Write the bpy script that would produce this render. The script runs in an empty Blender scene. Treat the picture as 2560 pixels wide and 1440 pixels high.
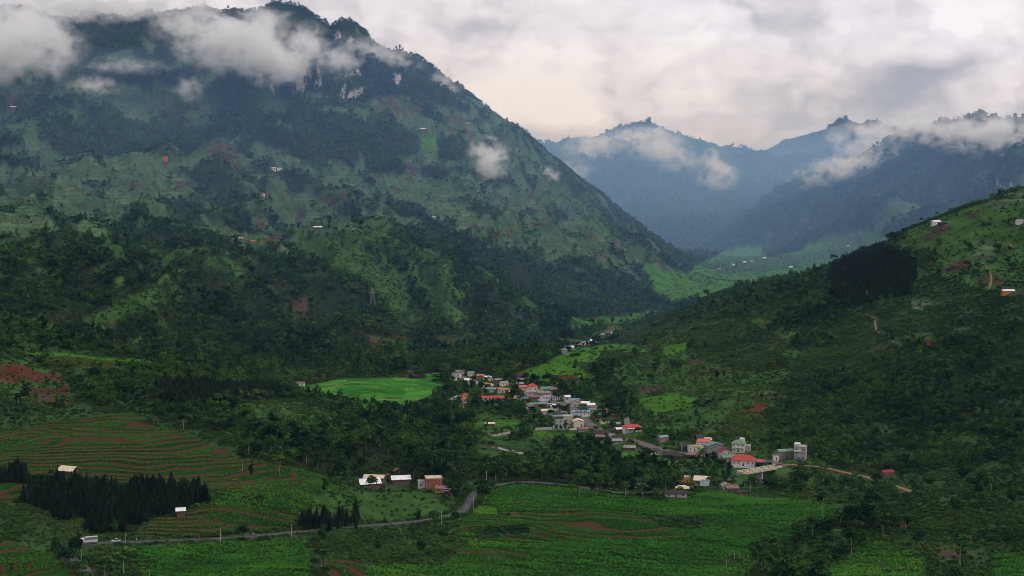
import bpy, bmesh, math, random
import numpy as np
from mathutils import Vector, Matrix

# ----------------------------------------------------------------------------
# camera, world, sun, exposure
# ----------------------------------------------------------------------------
F_PX = 3555.0          # focal length in photograph pixels (2560 wide), about a 50 mm lens
HOR = 470.0            # photograph row of the horizon
CAMZ = 213.0           # camera height above the valley floor
scene = bpy.context.scene
C = scene.collection

cam_d = bpy.data.cameras.new("camera")
cam_d.sensor_width = 36.0
cam_d.lens = 36.0 * F_PX / 2560.0
cam_d.shift_y = -(720.0 - HOR) / 2560.0
cam_d.clip_start = 0.5
cam_d.clip_end = 40000.0
cam = bpy.data.objects.new("camera", cam_d)
cam.location = (0, 0, CAMZ)
cam.rotation_euler = (math.radians(90), 0, 0)
C.objects.link(cam)
scene.camera = cam

SUN_EL, SUN_AZ = math.radians(44), math.radians(118)     # compass azimuth, 0 = +Y, clockwise
sun_d = bpy.data.lights.new("sun", "SUN")
sun_d.energy = 1.5
sun_d.angle = math.radians(10)
sun_d.color = (1.0, 0.95, 0.88)
sun = bpy.data.objects.new("sun", sun_d)
sdir = Vector((math.sin(SUN_AZ) * math.cos(SUN_EL), math.cos(SUN_AZ) * math.cos(SUN_EL), math.sin(SUN_EL)))
sun.rotation_euler = sdir.to_track_quat('Z', 'Y').to_euler()
sun.location = (0, -200, 900)
C.objects.link(sun)

SKY_LOC = (5.8, 6.6, 2.7)
world = bpy.data.worlds.new("World")
scene.world = world
world.use_nodes = True
wn, wl = world.node_tree.nodes, world.node_tree.links
wn.clear()


def wnode(t, **kw):
    n = wn.new(t)
    for k, v in kw.items():
        setattr(n, k, v)
    return n


w_out = wnode("ShaderNodeOutputWorld")
w_sky = wnode("ShaderNodeTexSky", sky_type='NISHITA', sun_disc=False)
w_sky.sun_elevation, w_sky.sun_rotation = SUN_EL, SUN_AZ
w_skyb = wnode("ShaderNodeBackground")
w_skyb.inputs[1].default_value = 0.09
wl.new(w_sky.outputs[0], w_skyb.inputs[0])
w_tc = wnode("ShaderNodeTexCoord")
# billowing cloud layer: puffs (cells warped by noise) over broad light and dark masses
w_m1 = wnode("ShaderNodeMapping")
w_m1.inputs['Scale'].default_value = (1.0, 1.0, 1.35)
w_m1.inputs['Location'].default_value = SKY_LOC
wl.new(w_tc.outputs['Generated'], w_m1.inputs[0])
w_nw = wnode("ShaderNodeTexNoise")
w_nw.inputs['Scale'].default_value = 9.0
w_nw.inputs['Detail'].default_value = 4.0
w_nw.inputs['Roughness'].default_value = 0.6
wl.new(w_m1.outputs[0], w_nw.inputs['Vector'])
w_wv = wnode("ShaderNodeVectorMath", operation='SCALE')
w_wv.inputs['Scale'].default_value = 0.16
wl.new(w_nw.outputs['Color'], w_wv.inputs[0])
w_av = wnode("ShaderNodeVectorMath", operation='ADD')
wl.new(w_m1.outputs[0], w_av.inputs[0])
wl.new(w_wv.outputs[0], w_av.inputs[1])
w_vo = wnode("ShaderNodeTexVoronoi", feature='F1')
w_vo.inputs['Scale'].default_value = 8.5
w_vo.inputs['Detail'].default_value = 3.0
w_vo.inputs['Roughness'].default_value = 0.5
wl.new(w_av.outputs[0], w_vo.inputs['Vector'])
w_n1 = wnode("ShaderNodeTexNoise")
w_n1.inputs['Scale'].default_value = 4.2
w_n1.inputs['Detail'].default_value = 4.0
w_n1.inputs['Roughness'].default_value = 0.5
wl.new(w_av.outputs[0], w_n1.inputs['Vector'])
# long flat streaks low down
w_m2 = wnode("ShaderNodeMapping")
w_m2.inputs['Scale'].default_value = (1.0, 1.0, 7.0)
w_m2.inputs['Location'].default_value = (SKY_LOC[1], SKY_LOC[2], SKY_LOC[0])
wl.new(w_tc.outputs['Generated'], w_m2.inputs[0])
w_n2 = wnode("ShaderNodeTexNoise")
w_n2.inputs['Scale'].default_value = 4.0
w_n2.inputs['Detail'].default_value = 3.0
w_n2.inputs['Roughness'].default_value = 0.5
wl.new(w_m2.outputs[0], w_n2.inputs['Vector'])
w_a = wnode("ShaderNodeMath", operation='MULTIPLY_ADD')      # masses minus cell distance: bright rounded puffs
w_a.inputs[1].default_value = -0.52
wl.new(w_vo.outputs['Distance'], w_a.inputs[0])
wl.new(w_n1.outputs['Fac'], w_a.inputs[2])
w_mix = wnode("ShaderNodeMath", operation='MULTIPLY_ADD')
w_mix.inputs[1].default_value = 0.75
wl.new(w_n2.outputs['Fac'], w_mix.inputs[0])
wl.new(w_a.outputs[0], w_mix.inputs[2])
w_ramp = wnode("ShaderNodeValToRGB")
cr = w_ramp.color_ramp
cr.elements[0].position = 0.06
cr.elements[0].color = (0.40, 0.405, 0.475, 1)
cr.elements[1].position = 0.58
cr.elements[1].color = (1.0, 0.965, 1.0, 1)
e = cr.elements.new(0.25); e.color = (0.62, 0.59, 0.655, 1)
e = cr.elements.new(0.40); e.color = (0.84, 0.785, 0.85, 1)
wl.new(w_mix.outputs[0], w_ramp.inputs[0])
w_cl = wnode("ShaderNodeBackground")
w_cl.inputs[1].default_value = 1.0
wl.new(w_ramp.outputs[0], w_cl.inputs[0])
w_ms = wnode("ShaderNodeMixShader")
w_ms.inputs[0].default_value = 0.94       # thick cloud cover, a little of the blue sky through it
wl.new(w_skyb.outputs[0], w_ms.inputs[1])
wl.new(w_cl.outputs[0], w_ms.inputs[2])
wl.new(w_ms.outputs[0], w_out.inputs[0])

scene.view_settings.view_transform = 'Standard'
scene.view_settings.look = 'None'
scene.view_settings.exposure = 0.0
scene.view_settings.gamma = 1.0
scene.view_settings.use_curve_mapping = False
scene.render.engine = 'CYCLES'
cy = scene.cycles
cy.use_denoising = True
cy.max_bounces = 8
cy.diffuse_bounces = 2
cy.glossy_bounces = 2
cy.transmission_bounces = 2
cy.transparent_max_bounces = 6
cy.volume_bounces = 6
cy.volume_step_rate = 1.6
cy.volume_max_steps = 64
cy.pixel_filter_type = 'BLACKMAN_HARRIS'
cy.filter_width = 0.9
cy.denoising_prefilter = 'ACCURATE'
cy.caustics_reflective = False
cy.caustics_refractive = False
cy.sample_clamp_indirect = 4.0

rng = np.random.default_rng(7)
random.seed(7)


# ----------------------------------------------------------------------------
# materials
# ----------------------------------------------------------------------------
MATS = {}


def mat(name, color, rough=0.85, var=0.25, scale=1.0, metallic=0.0, spec=0.25, bump=0.0, tint=None, coord='OBJ'):
    """plain procedural material: colour broken up by noise"""
    if name in MATS:
        return MATS[name]
    m = bpy.data.materials.new(name)
    m.use_nodes = True
    nt = m.node_tree
    b = nt.nodes["Principled BSDF"]
    b.inputs['Roughness'].default_value = rough
    b.inputs['Metallic'].default_value = metallic
    b.inputs['Specular IOR Level'].default_value = spec
    g = nt.nodes.new("ShaderNodeNewGeometry")
    n = nt.nodes.new("ShaderNodeTexNoise")
    n.inputs['Scale'].default_value = scale
    n.inputs['Detail'].default_value = 4
    n.inputs['Roughness'].default_value = 0.65
    nt.links.new(g.outputs['Position'], n.inputs['Vector'])
    r = nt.nodes.new("ShaderNodeValToRGB")
    r.color_ramp.elements[0].position = 0.3
    r.color_ramp.elements[1].position = 0.7
    lo = [c * (1 - var) for c in color] if tint is None else tint
    hi = [min(1, c * (1 + var * 0.6)) for c in color]
    r.color_ramp.elements[0].color = (*lo, 1)
    r.color_ramp.elements[1].color = (*hi, 1)
    nt.links.new(n.outputs['Fac'], r.inputs[0])
    nt.links.new(r.outputs[0], b.inputs['Base Color'])
    if bump:
        bp = nt.nodes.new("ShaderNodeBump")
        bp.inputs['Strength'].default_value = bump
        bp.inputs['Distance'].default_value = 0.2
        nt.links.new(n.outputs['Fac'], bp.inputs['Height'])
        nt.links.new(bp.outputs[0], b.inputs['Normal'])
    MATS[name] = m
    return m


def foliage(name, c_dark, c_light, warm, trans=0.0):
    """leaf material; each tree takes its own shade between two leaf colours"""
    m = bpy.data.materials.new(name)
    m.use_nodes = True
    nt = m.node_tree
    N, L = nt.nodes, nt.links
    b = N["Principled BSDF"]
    b.inputs['Roughness'].default_value = 0.6
    b.inputs['Specular IOR Level'].default_value = 0.03
    oi = N.new("ShaderNodeObjectInfo")
    at = N.new("ShaderNodeAttribute"); at.attribute_type = 'INSTANCER'; at.attribute_name = "tint"
    ad = N.new("ShaderNodeMath"); ad.operation = 'ADD'
    mul = N.new("ShaderNodeMath"); mul.operation = 'MULTIPLY'; mul.inputs[1].default_value = 0.55
    L.new(oi.outputs['Random'], mul.inputs[0])
    L.new(mul.outputs[0], ad.inputs[0]); L.new(at.outputs['Fac'], ad.inputs[1])
    rp = N.new("ShaderNodeValToRGB")
    rp.color_ramp.elements[0].position = 0.05; rp.color_ramp.elements[0].color = (*c_dark, 1)
    rp.color_ramp.elements[1].position = 1.0; rp.color_ramp.elements[1].color = (*warm, 1)
    e = rp.color_ramp.elements.new(0.62); e.color = (*c_light, 1)
    L.new(ad.outputs[0], rp.inputs[0])
    g = N.new("ShaderNodeNewGeometry")
    mr = N.new("ShaderNodeMapRange"); mr.inputs['To Min'].default_value = 0.35; mr.inputs['To Max'].default_value = 1.55
    L.new(g.outputs['Random Per Island'], mr.inputs['Value'])
    mx = N.new("ShaderNodeMix"); mx.data_type = 'RGBA'; mx.blend_type = 'MULTIPLY'; mx.inputs[0].default_value = 1.0
    L.new(rp.outputs[0], mx.inputs[6]); L.new(mr.outputs[0], mx.inputs[7])
    L.new(mx.outputs[2], b.inputs['Base Color'])
    MATS[name] = m
    return m


M_LEAF = foliage("leaf_broad", (0.007, 0.024, 0.011), (0.038, 0.100, 0.020), (0.085, 0.140, 0.028))
M_SHRUB = foliage("leaf_shrub", (0.014, 0.038, 0.012), (0.038, 0.090, 0.018), (0.075, 0.118, 0.026))
M_NEEDLE = foliage("leaf_needle", (0.005, 0.012, 0.007), (0.010, 0.022, 0.011), (0.020, 0.036, 0.015))
M_CROP = foliage("leaf_crop", (0.014, 0.075, 0.010), (0.034, 0.150, 0.016), (0.085, 0.190, 0.016))
M_BLOSSOM = foliage("leaf_blossom", (0.10, 0.09, 0.15), (0.22, 0.19, 0.30), (0.34, 0.30, 0.42))
M_BARK = mat("bark", (0.10, 0.085, 0.07), 0.95, 0.4, 2.0)
M_PALEBARK = mat("bark_pale", (0.27, 0.25, 0.22), 0.95, 0.3, 2.0)


# ----------------------------------------------------------------------------
# helpers for objects
# ----------------------------------------------------------------------------
def link(o, parent=None):
    C.objects.link(o)
    if parent is not None:
        o.parent = parent
    return o


def tag(o, label=None, cat=None, group=None, kind=None):
    if label: o["label"] = label
    if cat: o["category"] = cat
    if group: o["group"] = group
    if kind: o["kind"] = kind
    return o


def empty(name, loc, rz=0.0, label=None, cat=None, group=None):
    o = bpy.data.objects.new(name, None)
    o.empty_display_size = 1.0
    link(o)
    o.location = loc
    o.rotation_euler = (0, 0, rz)
    return tag(o, label, cat, group)


class MB:
    """collects faces; build() makes one mesh object"""
    def __init__(self):
        self.v, self.f = [], []

    def box(self, x0, x1, y0, y1, z0, z1):
        i = len(self.v)
        self.v += [(x0, y0, z0), (x1, y0, z0), (x1, y1, z0), (x0, y1, z0), (x0, y0, z1), (x1, y0, z1), (x1, y1, z1), (x0, y1, z1)]
        self.f += [(i, i+3, i+2, i+1), (i+4, i+5, i+6, i+7), (i, i+1, i+5, i+4), (i+1, i+2, i+6, i+5), (i+2, i+3, i+7, i+6), (i+3, i, i+4, i+7)]
        return self

    def tube(self, p, q, r0, r1, n=6, cap=True):
        p, q = Vector(p), Vector(q)
        d = (q - p).normalized()
        a = d.orthogonal().normalized(); b = d.cross(a)
        i = len(self.v)
        for c, r in ((p, r0), (q, r1)):
            for k in range(n):
                t = 2 * math.pi * k / n
                w = c + a * (r * math.cos(t)) + b * (r * math.sin(t))
                self.v.append(tuple(w))
        for k in range(n):
            self.f.append((i + k, i + (k + 1) % n, i + n + (k + 1) % n, i + n + k))
        if cap:
            self.f.append(tuple(i + k for k in reversed(range(n))))
            self.f.append(tuple(i + n + k for k in range(n)))
        return self

    def prism(self, poly, y0, y1):
        """poly in x,z extruded along y"""
        i, n = len(self.v), len(poly)
        self.v += [(x, y0, z) for x, z in poly] + [(x, y1, z) for x, z in poly]
        for k in range(n):
            self.f.append((i + k, i + (k + 1) % n, i + n + (k + 1) % n, i + n + k))
        self.f.append(tuple(i + k for k in reversed(range(n))))
        self.f.append(tuple(i + n + k for k in range(n)))
        return self

    def face(self, *pts):
        i = len(self.v)
        self.v += [tuple(p) for p in pts]
        self.f.append(tuple(range(i, i + len(pts))))
        return self

    def mesh(self, name, m=None, smooth=False):
        me = bpy.data.meshes.new(name)
        me.from_pydata(self.v, [], self.f)
        bm = bmesh.new(); bm.from_mesh(me)
        bmesh.ops.recalc_face_normals(bm, faces=bm.faces)
        bm.to_mesh(me); bm.free()
        if m: me.materials.append(m)
        if smooth:
            me.polygons.foreach_set("use_smooth", [True] * len(me.polygons))
        return me

    def build(self, name, m, parent=None, smooth=False):
        return link(bpy.data.objects.new(name, self.mesh(name, m, smooth)), parent)


def np_mesh(name, verts, faces, m=None, smooth=True):
    """fast quad mesh from arrays"""
    me = bpy.data.meshes.new(name)
    nv, nf = len(verts), len(faces)
    k = faces.shape[1]
    me.vertices.add(nv)
    me.vertices.foreach_set("co", np.ascontiguousarray(verts, dtype=np.float32).ravel())
    me.loops.add(nf * k)
    me.loops.foreach_set("vertex_index", np.ascontiguousarray(faces, dtype=np.int32).ravel())
    me.polygons.add(nf)
    me.polygons.foreach_set("loop_start", np.arange(0, nf * k, k, dtype=np.int32))
    try:
        me.polygons.foreach_set("loop_total", np.full(nf, k, dtype=np.int32))
    except Exception:
        pass
    if smooth:
        me.polygons.foreach_set("use_smooth", np.ones(nf, dtype=bool))
    me.update(calc_edges=True)
    if m: me.materials.append(m)
    return me
# ----------------------------------------------------------------------------
# terrain: one height field on a polar grid round the viewpoint
# ----------------------------------------------------------------------------
def _hash(ix, iy, seed):
    h = (ix.astype(np.int64) * 374761393 + iy.astype(np.int64) * 668265263 + seed * 974634777) & 0xFFFFFFFF
    h = ((h ^ (h >> 13)) * 1274126177) & 0xFFFFFFFF
    return (h ^ (h >> 16)) & 0xFFFF


def perlin(x, y, seed=0):
    x0, y0 = np.floor(x), np.floor(y)
    fx, fy = x - x0, y - y0
    ix, iy = x0.astype(np.int64), y0.astype(np.int64)
    u = fx * fx * fx * (fx * (fx * 6 - 15) + 10)
    v = fy * fy * fy * (fy * (fy * 6 - 15) + 10)

    def g(i, j, dx, dy):
        a = _hash(i, j, seed) * (2 * math.pi / 65536.0)
        return np.cos(a) * dx + np.sin(a) * dy
    n00 = g(ix, iy, fx, fy); n10 = g(ix + 1, iy, fx - 1, fy)
    n01 = g(ix, iy + 1, fx, fy - 1); n11 = g(ix + 1, iy + 1, fx - 1, fy - 1)
    a = n00 + u * (n10 - n00); b = n01 + u * (n11 - n01)
    return (a + v * (b - a)) * 1.5


def fbm(x, y, octv=4, seed=0, gain=0.5):
    s, a, f, t = 0.0, 1.0, 1.0, 0.0
    for o in range(octv):
        s = s + a * perlin(x * f, y * f, seed + o * 17)
        t += a; a *= gain; f *= 2.03
    return s / t * 1.6


def ridged(x, y, octv=4, seed=0):
    s, a, f, t = 0.0, 1.0, 1.0, 0.0
    for o in range(octv):
        s = s + a * (1.0 - 2.2 * np.abs(perlin(x * f, y * f, seed + o * 31)))
        t += a; a *= 0.5; f *= 2.1
    return s / t


def sstep(a, b, x):
    t = np.clip((x - a) / (b - a), 0, 1)
    return t * t * (3 - 2 * t)


# control points: (photo column, photo row, depth in metres) for ground that shows ...
VIS = """
-300,1440,640 0,1440,640 100,1400,660 210,1420,650 150,1366,705 217,1360,712 310,1357,716 550,1348,727 730,1332,745 820,1320,752
1010,1307,775 1100,1296,785 1160,1275,805 1176,1247,840 1300,1440,630 900,1400,670 500,1400,680 1300,1330,735 1500,1330,735
1500,1250,830 1300,1215,880 1700,1440,630 1700,1265,830 1650,1225,880 1900,1262,850 2100,1258,860 2000,1400,680 2200,1440,620
2560,1440,600 2420,1225,800 2250,1262,800 2560,1265,780 2700,1300,720 2150,1325,725
0,1330,720 250,1260,770 100,1250,770 450,1270,760 0,1220,790 165,1190,810 400,1190,810 620,1190,815 780,1210,810 700,1250,780
300,1100,880 100,1080,900 500,1100,890 300,1050,930 550,1140,860 780,1180,840 100,950,1000 0,860,1040 0,800,1060 -300,700,1060
60,830,1080 230,890,1080 400,910,1100 400,980,1010 560,950,1150 700,985,1180 850,1020,1200 650,1060,1020 800,1100,960 900,1140,930
1000,1120,980 927,1216,880 1085,1216,880 1000,1240,845 1000,1290,790
740,950,1580 930,925,1640 1130,925,1640 1240,885,1790 1330,850,1950 1410,800,2250 1600,782,2420 1690,735,2800 1760,690,3350
1240,780,2050 1240,700,2280 1240,600,2580 1240,500,2850 1240,400,3050 1290,335,3250 1170,275,3300 1120,215,3330 1040,145,3350
950,120,3400 905,106,3400 884,80,3400 862,62,3400 838,62,3400 818,82,3400 800,92,3400 788,70,3400 768,24,3400 748,12,3400 728,26,3400 640,24,3450 520,40,3500 370,30,3450 290,62,3500 170,50,3500 0,20,3500 -300,0,3500
1370,400,3300 1440,455,3350 1500,490,3400 1600,570,3500 1700,650,3650
750,200,3120 760,110,3290 870,225,3120 1400,700,2500 1400,600,2800 1400,500,3100 1550,700,2750 1550,600,3200 1400,780,2200
1000,850,1850 1000,750,2050 1000,650,2300 1000,550,2550 1000,450,2750 1000,300,3000 1000,220,3150
900,880,1750 880,592,2200 780,600,2250 860,700,2000 870,800,1850 700,900,1700 700,800,1850 700,700,2050 700,625,2250 650,560,2450
700,480,2600 700,400,2750 700,300,2900 700,235,3050 500,880,1650 500,750,1850 500,640,2050 420,515,2380 420,580,2200 450,440,2600
450,350,2850 450,250,3050 450,150,3200 450,80,3350 200,850,1600 200,750,1750 200,650,1950 200,560,2200 200,450,2500 200,350,2750
200,250,2950 200,150,3150 0,780,1600 0,700,1750 0,600,2000 0,500,2300 0,400,2600 0,250,2900 -300,600,1900 -300,300,2800 -300,800,1500
570,420,2680 330,640,2000 330,720,1820 100,620,2050 600,700,1980 830,420,2760 1100,420,2900 1130,650,2420 1130,800,1970
2420,520,1820 2340,550,1840 2180,622,1880 2060,674,1920 1960,706,1930 1800,732,1960 1680,794,1980 1600,836,1990
2560,482,1780 2700,445,1800 3100,470,1700 1290,875,1715 1480,900,1620 1560,878,1820 1600,980,1400 1700,1000,1320 1700,900,1580
1760,812,1800 1900,900,1500 1900,1000,1280 2000,1080,1150 2100,1000,1250 2100,900,1420 2100,750,1700 2300,1100,1080 2300,900,1350
2300,700,1600 2300,600,1720 2500,1000,1150 2500,800,1380 2500,600,1600 2700,1000,1100 2700,700,1450 2400,1200,960 2560,1150,1000
1850,680,3600 1800,640,4300 1950,640,4300 2050,640,4200 2150,622,4100 2000,612,4600 1750,632,4700
1840,625,4750 1900,540,4900 1990,465,5000 2100,435,5000 2180,400,4900 2270,345,4800 2430,325,4800 2560,330,4700 2800,250,4700
2100,560,4500 2300,520,4300 2450,440,4400 2300,440,4600 2100,600,4350 2560,450,4200 2700,500,3900
1400,355,6300 1470,360,6300 1540,338,6300 1630,323,6400 1740,372,6300 1790,402,6300 1840,375,6300 1930,412,6300 2000,405,6300 2080,392,6300 2160,420,6300
1600,450,5700 1700,550,5300 1500,480,5500 1800,490,5700 1820,570,5300 1900,480,5800 1450,450,5600 1400,480,5300 1700,640,4950
2100,312,7900 2050,345,7900 1965,368,7900 2190,318,7900 2300,360,7900 1800,430,7900 1500,430,7900
"""
# ... (photo column, photo row, height) for flat ground whose height is known, and (column, depth, height) behind ridges
FLAT = """
1230,1060,8 1245,1112,3 1300,1150,9 1450,1170,12 1100,1150,17 1180,1090,6 760,985,2 940,1010,2 940,950,2 1100,970,2 830,960,2 1040,1000,2
1150,1010,3 1230,1005,4 1330,1000,6 1420,1060,5 1480,1040,8 1500,1085,6 1590,1080,11 1600,1110,6 1750,1130,6 1850,1130,9
1900,1190,2 1990,1160,7 2110,1180,8 2220,1212,10 1700,1205,9 1600,1200,14 1560,1150,5 1400,945,14 1330,965,9 1250,940,5 1140,935,3 1500,980,12
1480,805,1 1420,850,1 1600,797,1 1460,870,3 1100,1040,4 1000,1030,6 1750,1210,8
"""
HID = """
0,1350,46 300,1350,36 560,1380,18 2450,890,20 2600,890,26 1540,2200,0 1680,2300,4 1800,2350,15 1960,2400,24 2180,2450,32 2420,2500,70 2700,2600,120
0,4600,330 700,4600,400 1170,4400,220 1400,4100,110 1600,4300,10 2300,3300,50 2600,3200,110 2100,5700,150 2400,5700,230 2700,5600,230
1600,6950,260 1900,6950,200 2150,6950,220 1300,5200,260 1200,6300,330 800,6500,450 0,6500,450 1000,7900,400 2100,8600,330 1400,8600,330 2700,7900,450 2700,6500,350 600,8600,400
1800,2800,4 1950,3200,6 2100,3700,12
2560,1950,190 2560,2150,145 2420,1980,160 2700,2000,205 2340,2000,140 2180,2060,96 2060,2090,72 1960,2100,56 1800,2120,42 1680,2130,20 3100,1950,180
"""
NEAR = [(0, 3, 210.6), (0, 60, 197), (0, 200, 150), (0, 320, 112), (0, 420, 84), (0, 520, 58), (-15, 420, 84), (15, 420, 86), (-15, 520, 56), (15, 520, 62),
        (-25, 3, 210.6), (25, 3, 210.6), (-20, 150, 160), (20, 150, 165), (-20, 300, 118), (20, 300, 118)]
FAR_AROUND = [(a, r, z) for a, zs in ((45, (190, 130, 150, 300, 480, 520)), (-45, (190, 110, 190, 420, 520, 520)),
                                      (80, (212, 220, 260, 400, 500, 520)), (-80, (212, 220, 260, 420, 500, 520)),
                                      (125, (214, 250, 330, 450, 520, 540)), (-125, (214, 250, 330, 450, 520, 540)), (180, (215, 265, 350, 470, 540, 560)), (-180, (215, 265, 350, 470, 540, 560)))
              for r, z in zip((60, 500, 1100, 2400, 4500, 8600), zs)]
P = []
for t in VIS.split():
    x, y, d = map(float, t.split(","))
    P.append((math.atan2(x - 1280, F_PX), d / math.cos(math.atan2(x - 1280, F_PX)), CAMZ - (y - HOR) * d / F_PX))
for t in FLAT.split():
    x, y, z = map(float, t.split(","))
    d = F_PX * (CAMZ - z) / (y - HOR)
    P.append((math.atan2(x - 1280, F_PX), d / math.cos(math.atan2(x - 1280, F_PX)), z))
for t in HID.split():
    x, d, z = map(float, t.split(","))
    P.append((math.atan2(x - 1280, F_PX), d / math.cos(math.atan2(x - 1280, F_PX)), z))
for a, r, z in NEAR + FAR_AROUND:
    P.append((math.radians(a), r, z))
P = np.array(P)
PU, PV = P[:, 0], np.log(P[:, 1])
PE = (P[:, 2] - CAMZ) / P[:, 1]
_d = np.hypot(PU[:, None] - PU[None], PV[:, None] - PV[None])
_n = len(P)
_A = np.zeros((_n + 3, _n + 3))
_A[:_n, :_n] = _d ** 1.5 + np.eye(_n) * 2e-4 * 0
_A[:_n, _n] = 1; _A[:_n, _n + 1] = PU; _A[:_n, _n + 2] = PV
_A[_n, :_n] = 1; _A[_n + 1, :_n] = PU; _A[_n + 2, :_n] = PV
_W = np.linalg.solve(_A + np.diag([1e-5] * _n + [0] * 3), np.concatenate([PE, [0, 0, 0]]))


def rbf(u, v):
    out = np.empty(u.size)
    uf, vf = u.ravel(), v.ravel()
    for s in range(0, u.size, 20000):
        a, b = uf[s:s + 20000], vf[s:s + 20000]
        d = np.hypot(a[:, None] - PU[None], b[:, None] - PV[None])
        out[s:s + 20000] = (d * np.sqrt(d)) @ _W[:_n] + _W[_n] + _W[_n + 1] * a + _W[_n + 2] * b
    return out.reshape(u.shape)


# polar grid, fine in the view and coarse behind the camera
th_in = np.radians(np.linspace(-23.5, 23.5, 790))
th_l = np.radians(np.linspace(-180, -24.5, 34)); th_r = np.radians(np.linspace(24.5, 180, 34))
TH = np.concatenate([th_l, th_in, th_r])
rr = [1.5]
while rr[-1] < 450: rr.append(rr[-1] * 1.22)
rr[-1] = 450
while rr[-1] < 700: rr.append(rr[-1] + 1.8)
while rr[-1] < 960: rr.append(rr[-1] + 1.0)
while rr[-1] < 1250: rr.append(rr[-1] + 1.8)
while rr[-1] < 4400: rr.append(rr[-1] * 1.0038)
while rr[-1] < 8800: rr.append(rr[-1] * 1.008)
R = np.array(rr); LR = np.log(R)
NT, NR = len(TH), len(R)
# smooth base on a coarser grid, then upsampled
ci = np.unique(np.concatenate([np.arange(0, NT, 3), [NT - 1]]))
cj = np.unique(np.concatenate([np.arange(0, 26), np.arange(26, NR, 4), [NR - 1]]))
Ec = rbf(*np.meshgrid(TH[ci], LR[cj], indexing='ij'))
Ej = np.array([np.interp(LR, LR[cj], row) for row in Ec])
E0 = np.array([np.interp(TH, TH[ci], Ej[:, j]) for j in range(NR)]).T
GT, GR = np.meshgrid(TH, R, indexing='ij')
X = GR * np.sin(GT); Y = GR * np.cos(GT); D = Y
Z = CAMZ + E0 * GR
Z0 = Z.copy()


def project(X, Y, Z):
    d = np.maximum(Y, 1.0)
    return 1280 + F_PX * X / d, HOR + F_PX * (CAMZ - Z) / d


# relief: spurs and gullies on the mountains, gentle roll nearby
PX, PY = project(X, Y, Z)
floorness = sstep(14, 60, Z)                       # 0 on the valley floor
mtn = sstep(1450, 2000, GR) * floorness * (1 - sstep(0.03, 0.08, GT) * (1 - sstep(2350, 2700, GR)))
wx = X + 60 * fbm(X / 300, Y / 300, 2, 5); wy = Y + 60 * fbm(X / 300, Y / 300, 2, 9)
skyl = 1 - 0.75 * sstep(3130, 3330, GR) * (GR < 4200)        # keep the skyline itself close to its surveyed line
Z = Z + mtn * skyl * (60 * ridged(wx / 300, wy / 520, 4, 3) - 12 + 20 * ridged(wx / 95, wy / 190, 3, 23) + 6 * fbm(X / 50, Y / 50, 3, 21))
RIB = ridged(wx / 300, wy / 520, 4, 3) + 0.45 * ridged(wx / 95, wy / 190, 3, 23)
far = sstep(4200, 4700, GR) * floorness
Z = Z + far * (1 - 0.8 * sstep(5900, 6200, GR)) * (1 - 0.7 * sstep(4600, 4800, GR) * (1 - sstep(5000, 5300, GR))) * (58 * ridged(wx / 560, wy / 800, 4, 13) - 10) - far * 9 + far * 7 * fbm(X / 90, Y / 90, 3, 19)
rhill = sstep(1050, 1250, GR) * (1 - sstep(1900, 2300, GR)) * sstep(0.04, 0.10, GT) * sstep(10, 40, Z)
Z = Z + rhill * (7 * ridged(X / 150, Y / 200, 4, 41) + 1.5 * fbm(X / 30, Y / 30, 3, 43))
lhill = sstep(780, 900, GR) * (1 - sstep(1300, 1500, GR)) * (1 - sstep(-0.10, -0.03, GT)) * sstep(14, 40, Z)
Z = Z + lhill * (5 * fbm(X / 120, Y / 120, 3, 51))
fore = sstep(460, 560, GR) * (1 - sstep(900, 1000, GR))
Z = Z + fore * (1.8 * fbm(X / 55, Y / 55, 3, 61) + 2.0 * fbm(X / 150, Y / 150, 2, 63))
# rugged limestone top
top = sstep(380, 520, Z) * (GR < 3900) * (GT < 0.02)
Z = Z - top * 9 + top * (9 * ridged(X / 120, Y / 120, 3, 231) + 6 * fbm(X / 40, Y / 40, 3, 233))
Z = Z + top * (23 * sstep(0.02, 0.55, perlin(X / 78 + 3.3, Y / 150, 77)) - 6)          # karst knobs
# the cliff band under the summit
PX, PY = project(X, Y, Z)
clf = np.exp(-((PX - 775) / 130) ** 2) * (GR > 2800) * (GR < 3500)
Z = Z + clf * (26 * sstep(3120, 3180, GR) * (1 - sstep(3330, 3450, GR)))


def row_col(x, y):
    t = np.arctan2(x, y); r = np.hypot(x, y)
    return np.interp(t, TH, np.arange(NT)), np.interp(np.log(np.maximum(r, 1.5)), LR, np.arange(NR))


def zat(x, y, G=None):
    """ground height under world points"""
    G = Z if G is None else G
    x = np.atleast_1d(np.asarray(x, float)); y = np.atleast_1d(np.asarray(y, float))
    a, b = row_col(x, y)
    i = np.clip(a.astype(int), 0, NT - 2); j = np.clip(b.astype(int), 0, NR - 2)
    fa, fb = a - i, b - j
    return (G[i, j] * (1 - fa) * (1 - fb) + G[i + 1, j] * fa * (1 - fb) + G[i, j + 1] * (1 - fa) * fb + G[i + 1, j + 1] * fa * fb)


def ground(px, py, rmin=470.0, dmin=0.0):
    """where the ray through a photograph pixel meets the ground"""
    t = math.atan2(px - 1280, F_PX)
    a = np.interp(t, TH, np.arange(NT)); i = min(int(a), NT - 2); fa = a - i
    col = Z[i] * (1 - fa) + Z[i + 1] * fa
    d = R * math.cos(t)
    ray = CAMZ - (py - HOR) * d / F_PX
    ok = (col >= ray) & (R > rmin) & (d > dmin)
    j = int(np.argmax(ok))
    if not ok[j]:
        j = NR - 1
    g0, g1 = ray[j - 1] - col[j - 1], ray[j] - col[j]
    w = g0 / (g0 - g1) if g0 > 0 > g1 else 1.0
    r = R[j - 1] + (R[j] - R[j - 1]) * w
    x, y = r * math.sin(t), r * math.cos(t)
    return Vector((x, y, float(zat(x, y)[0])))
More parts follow.
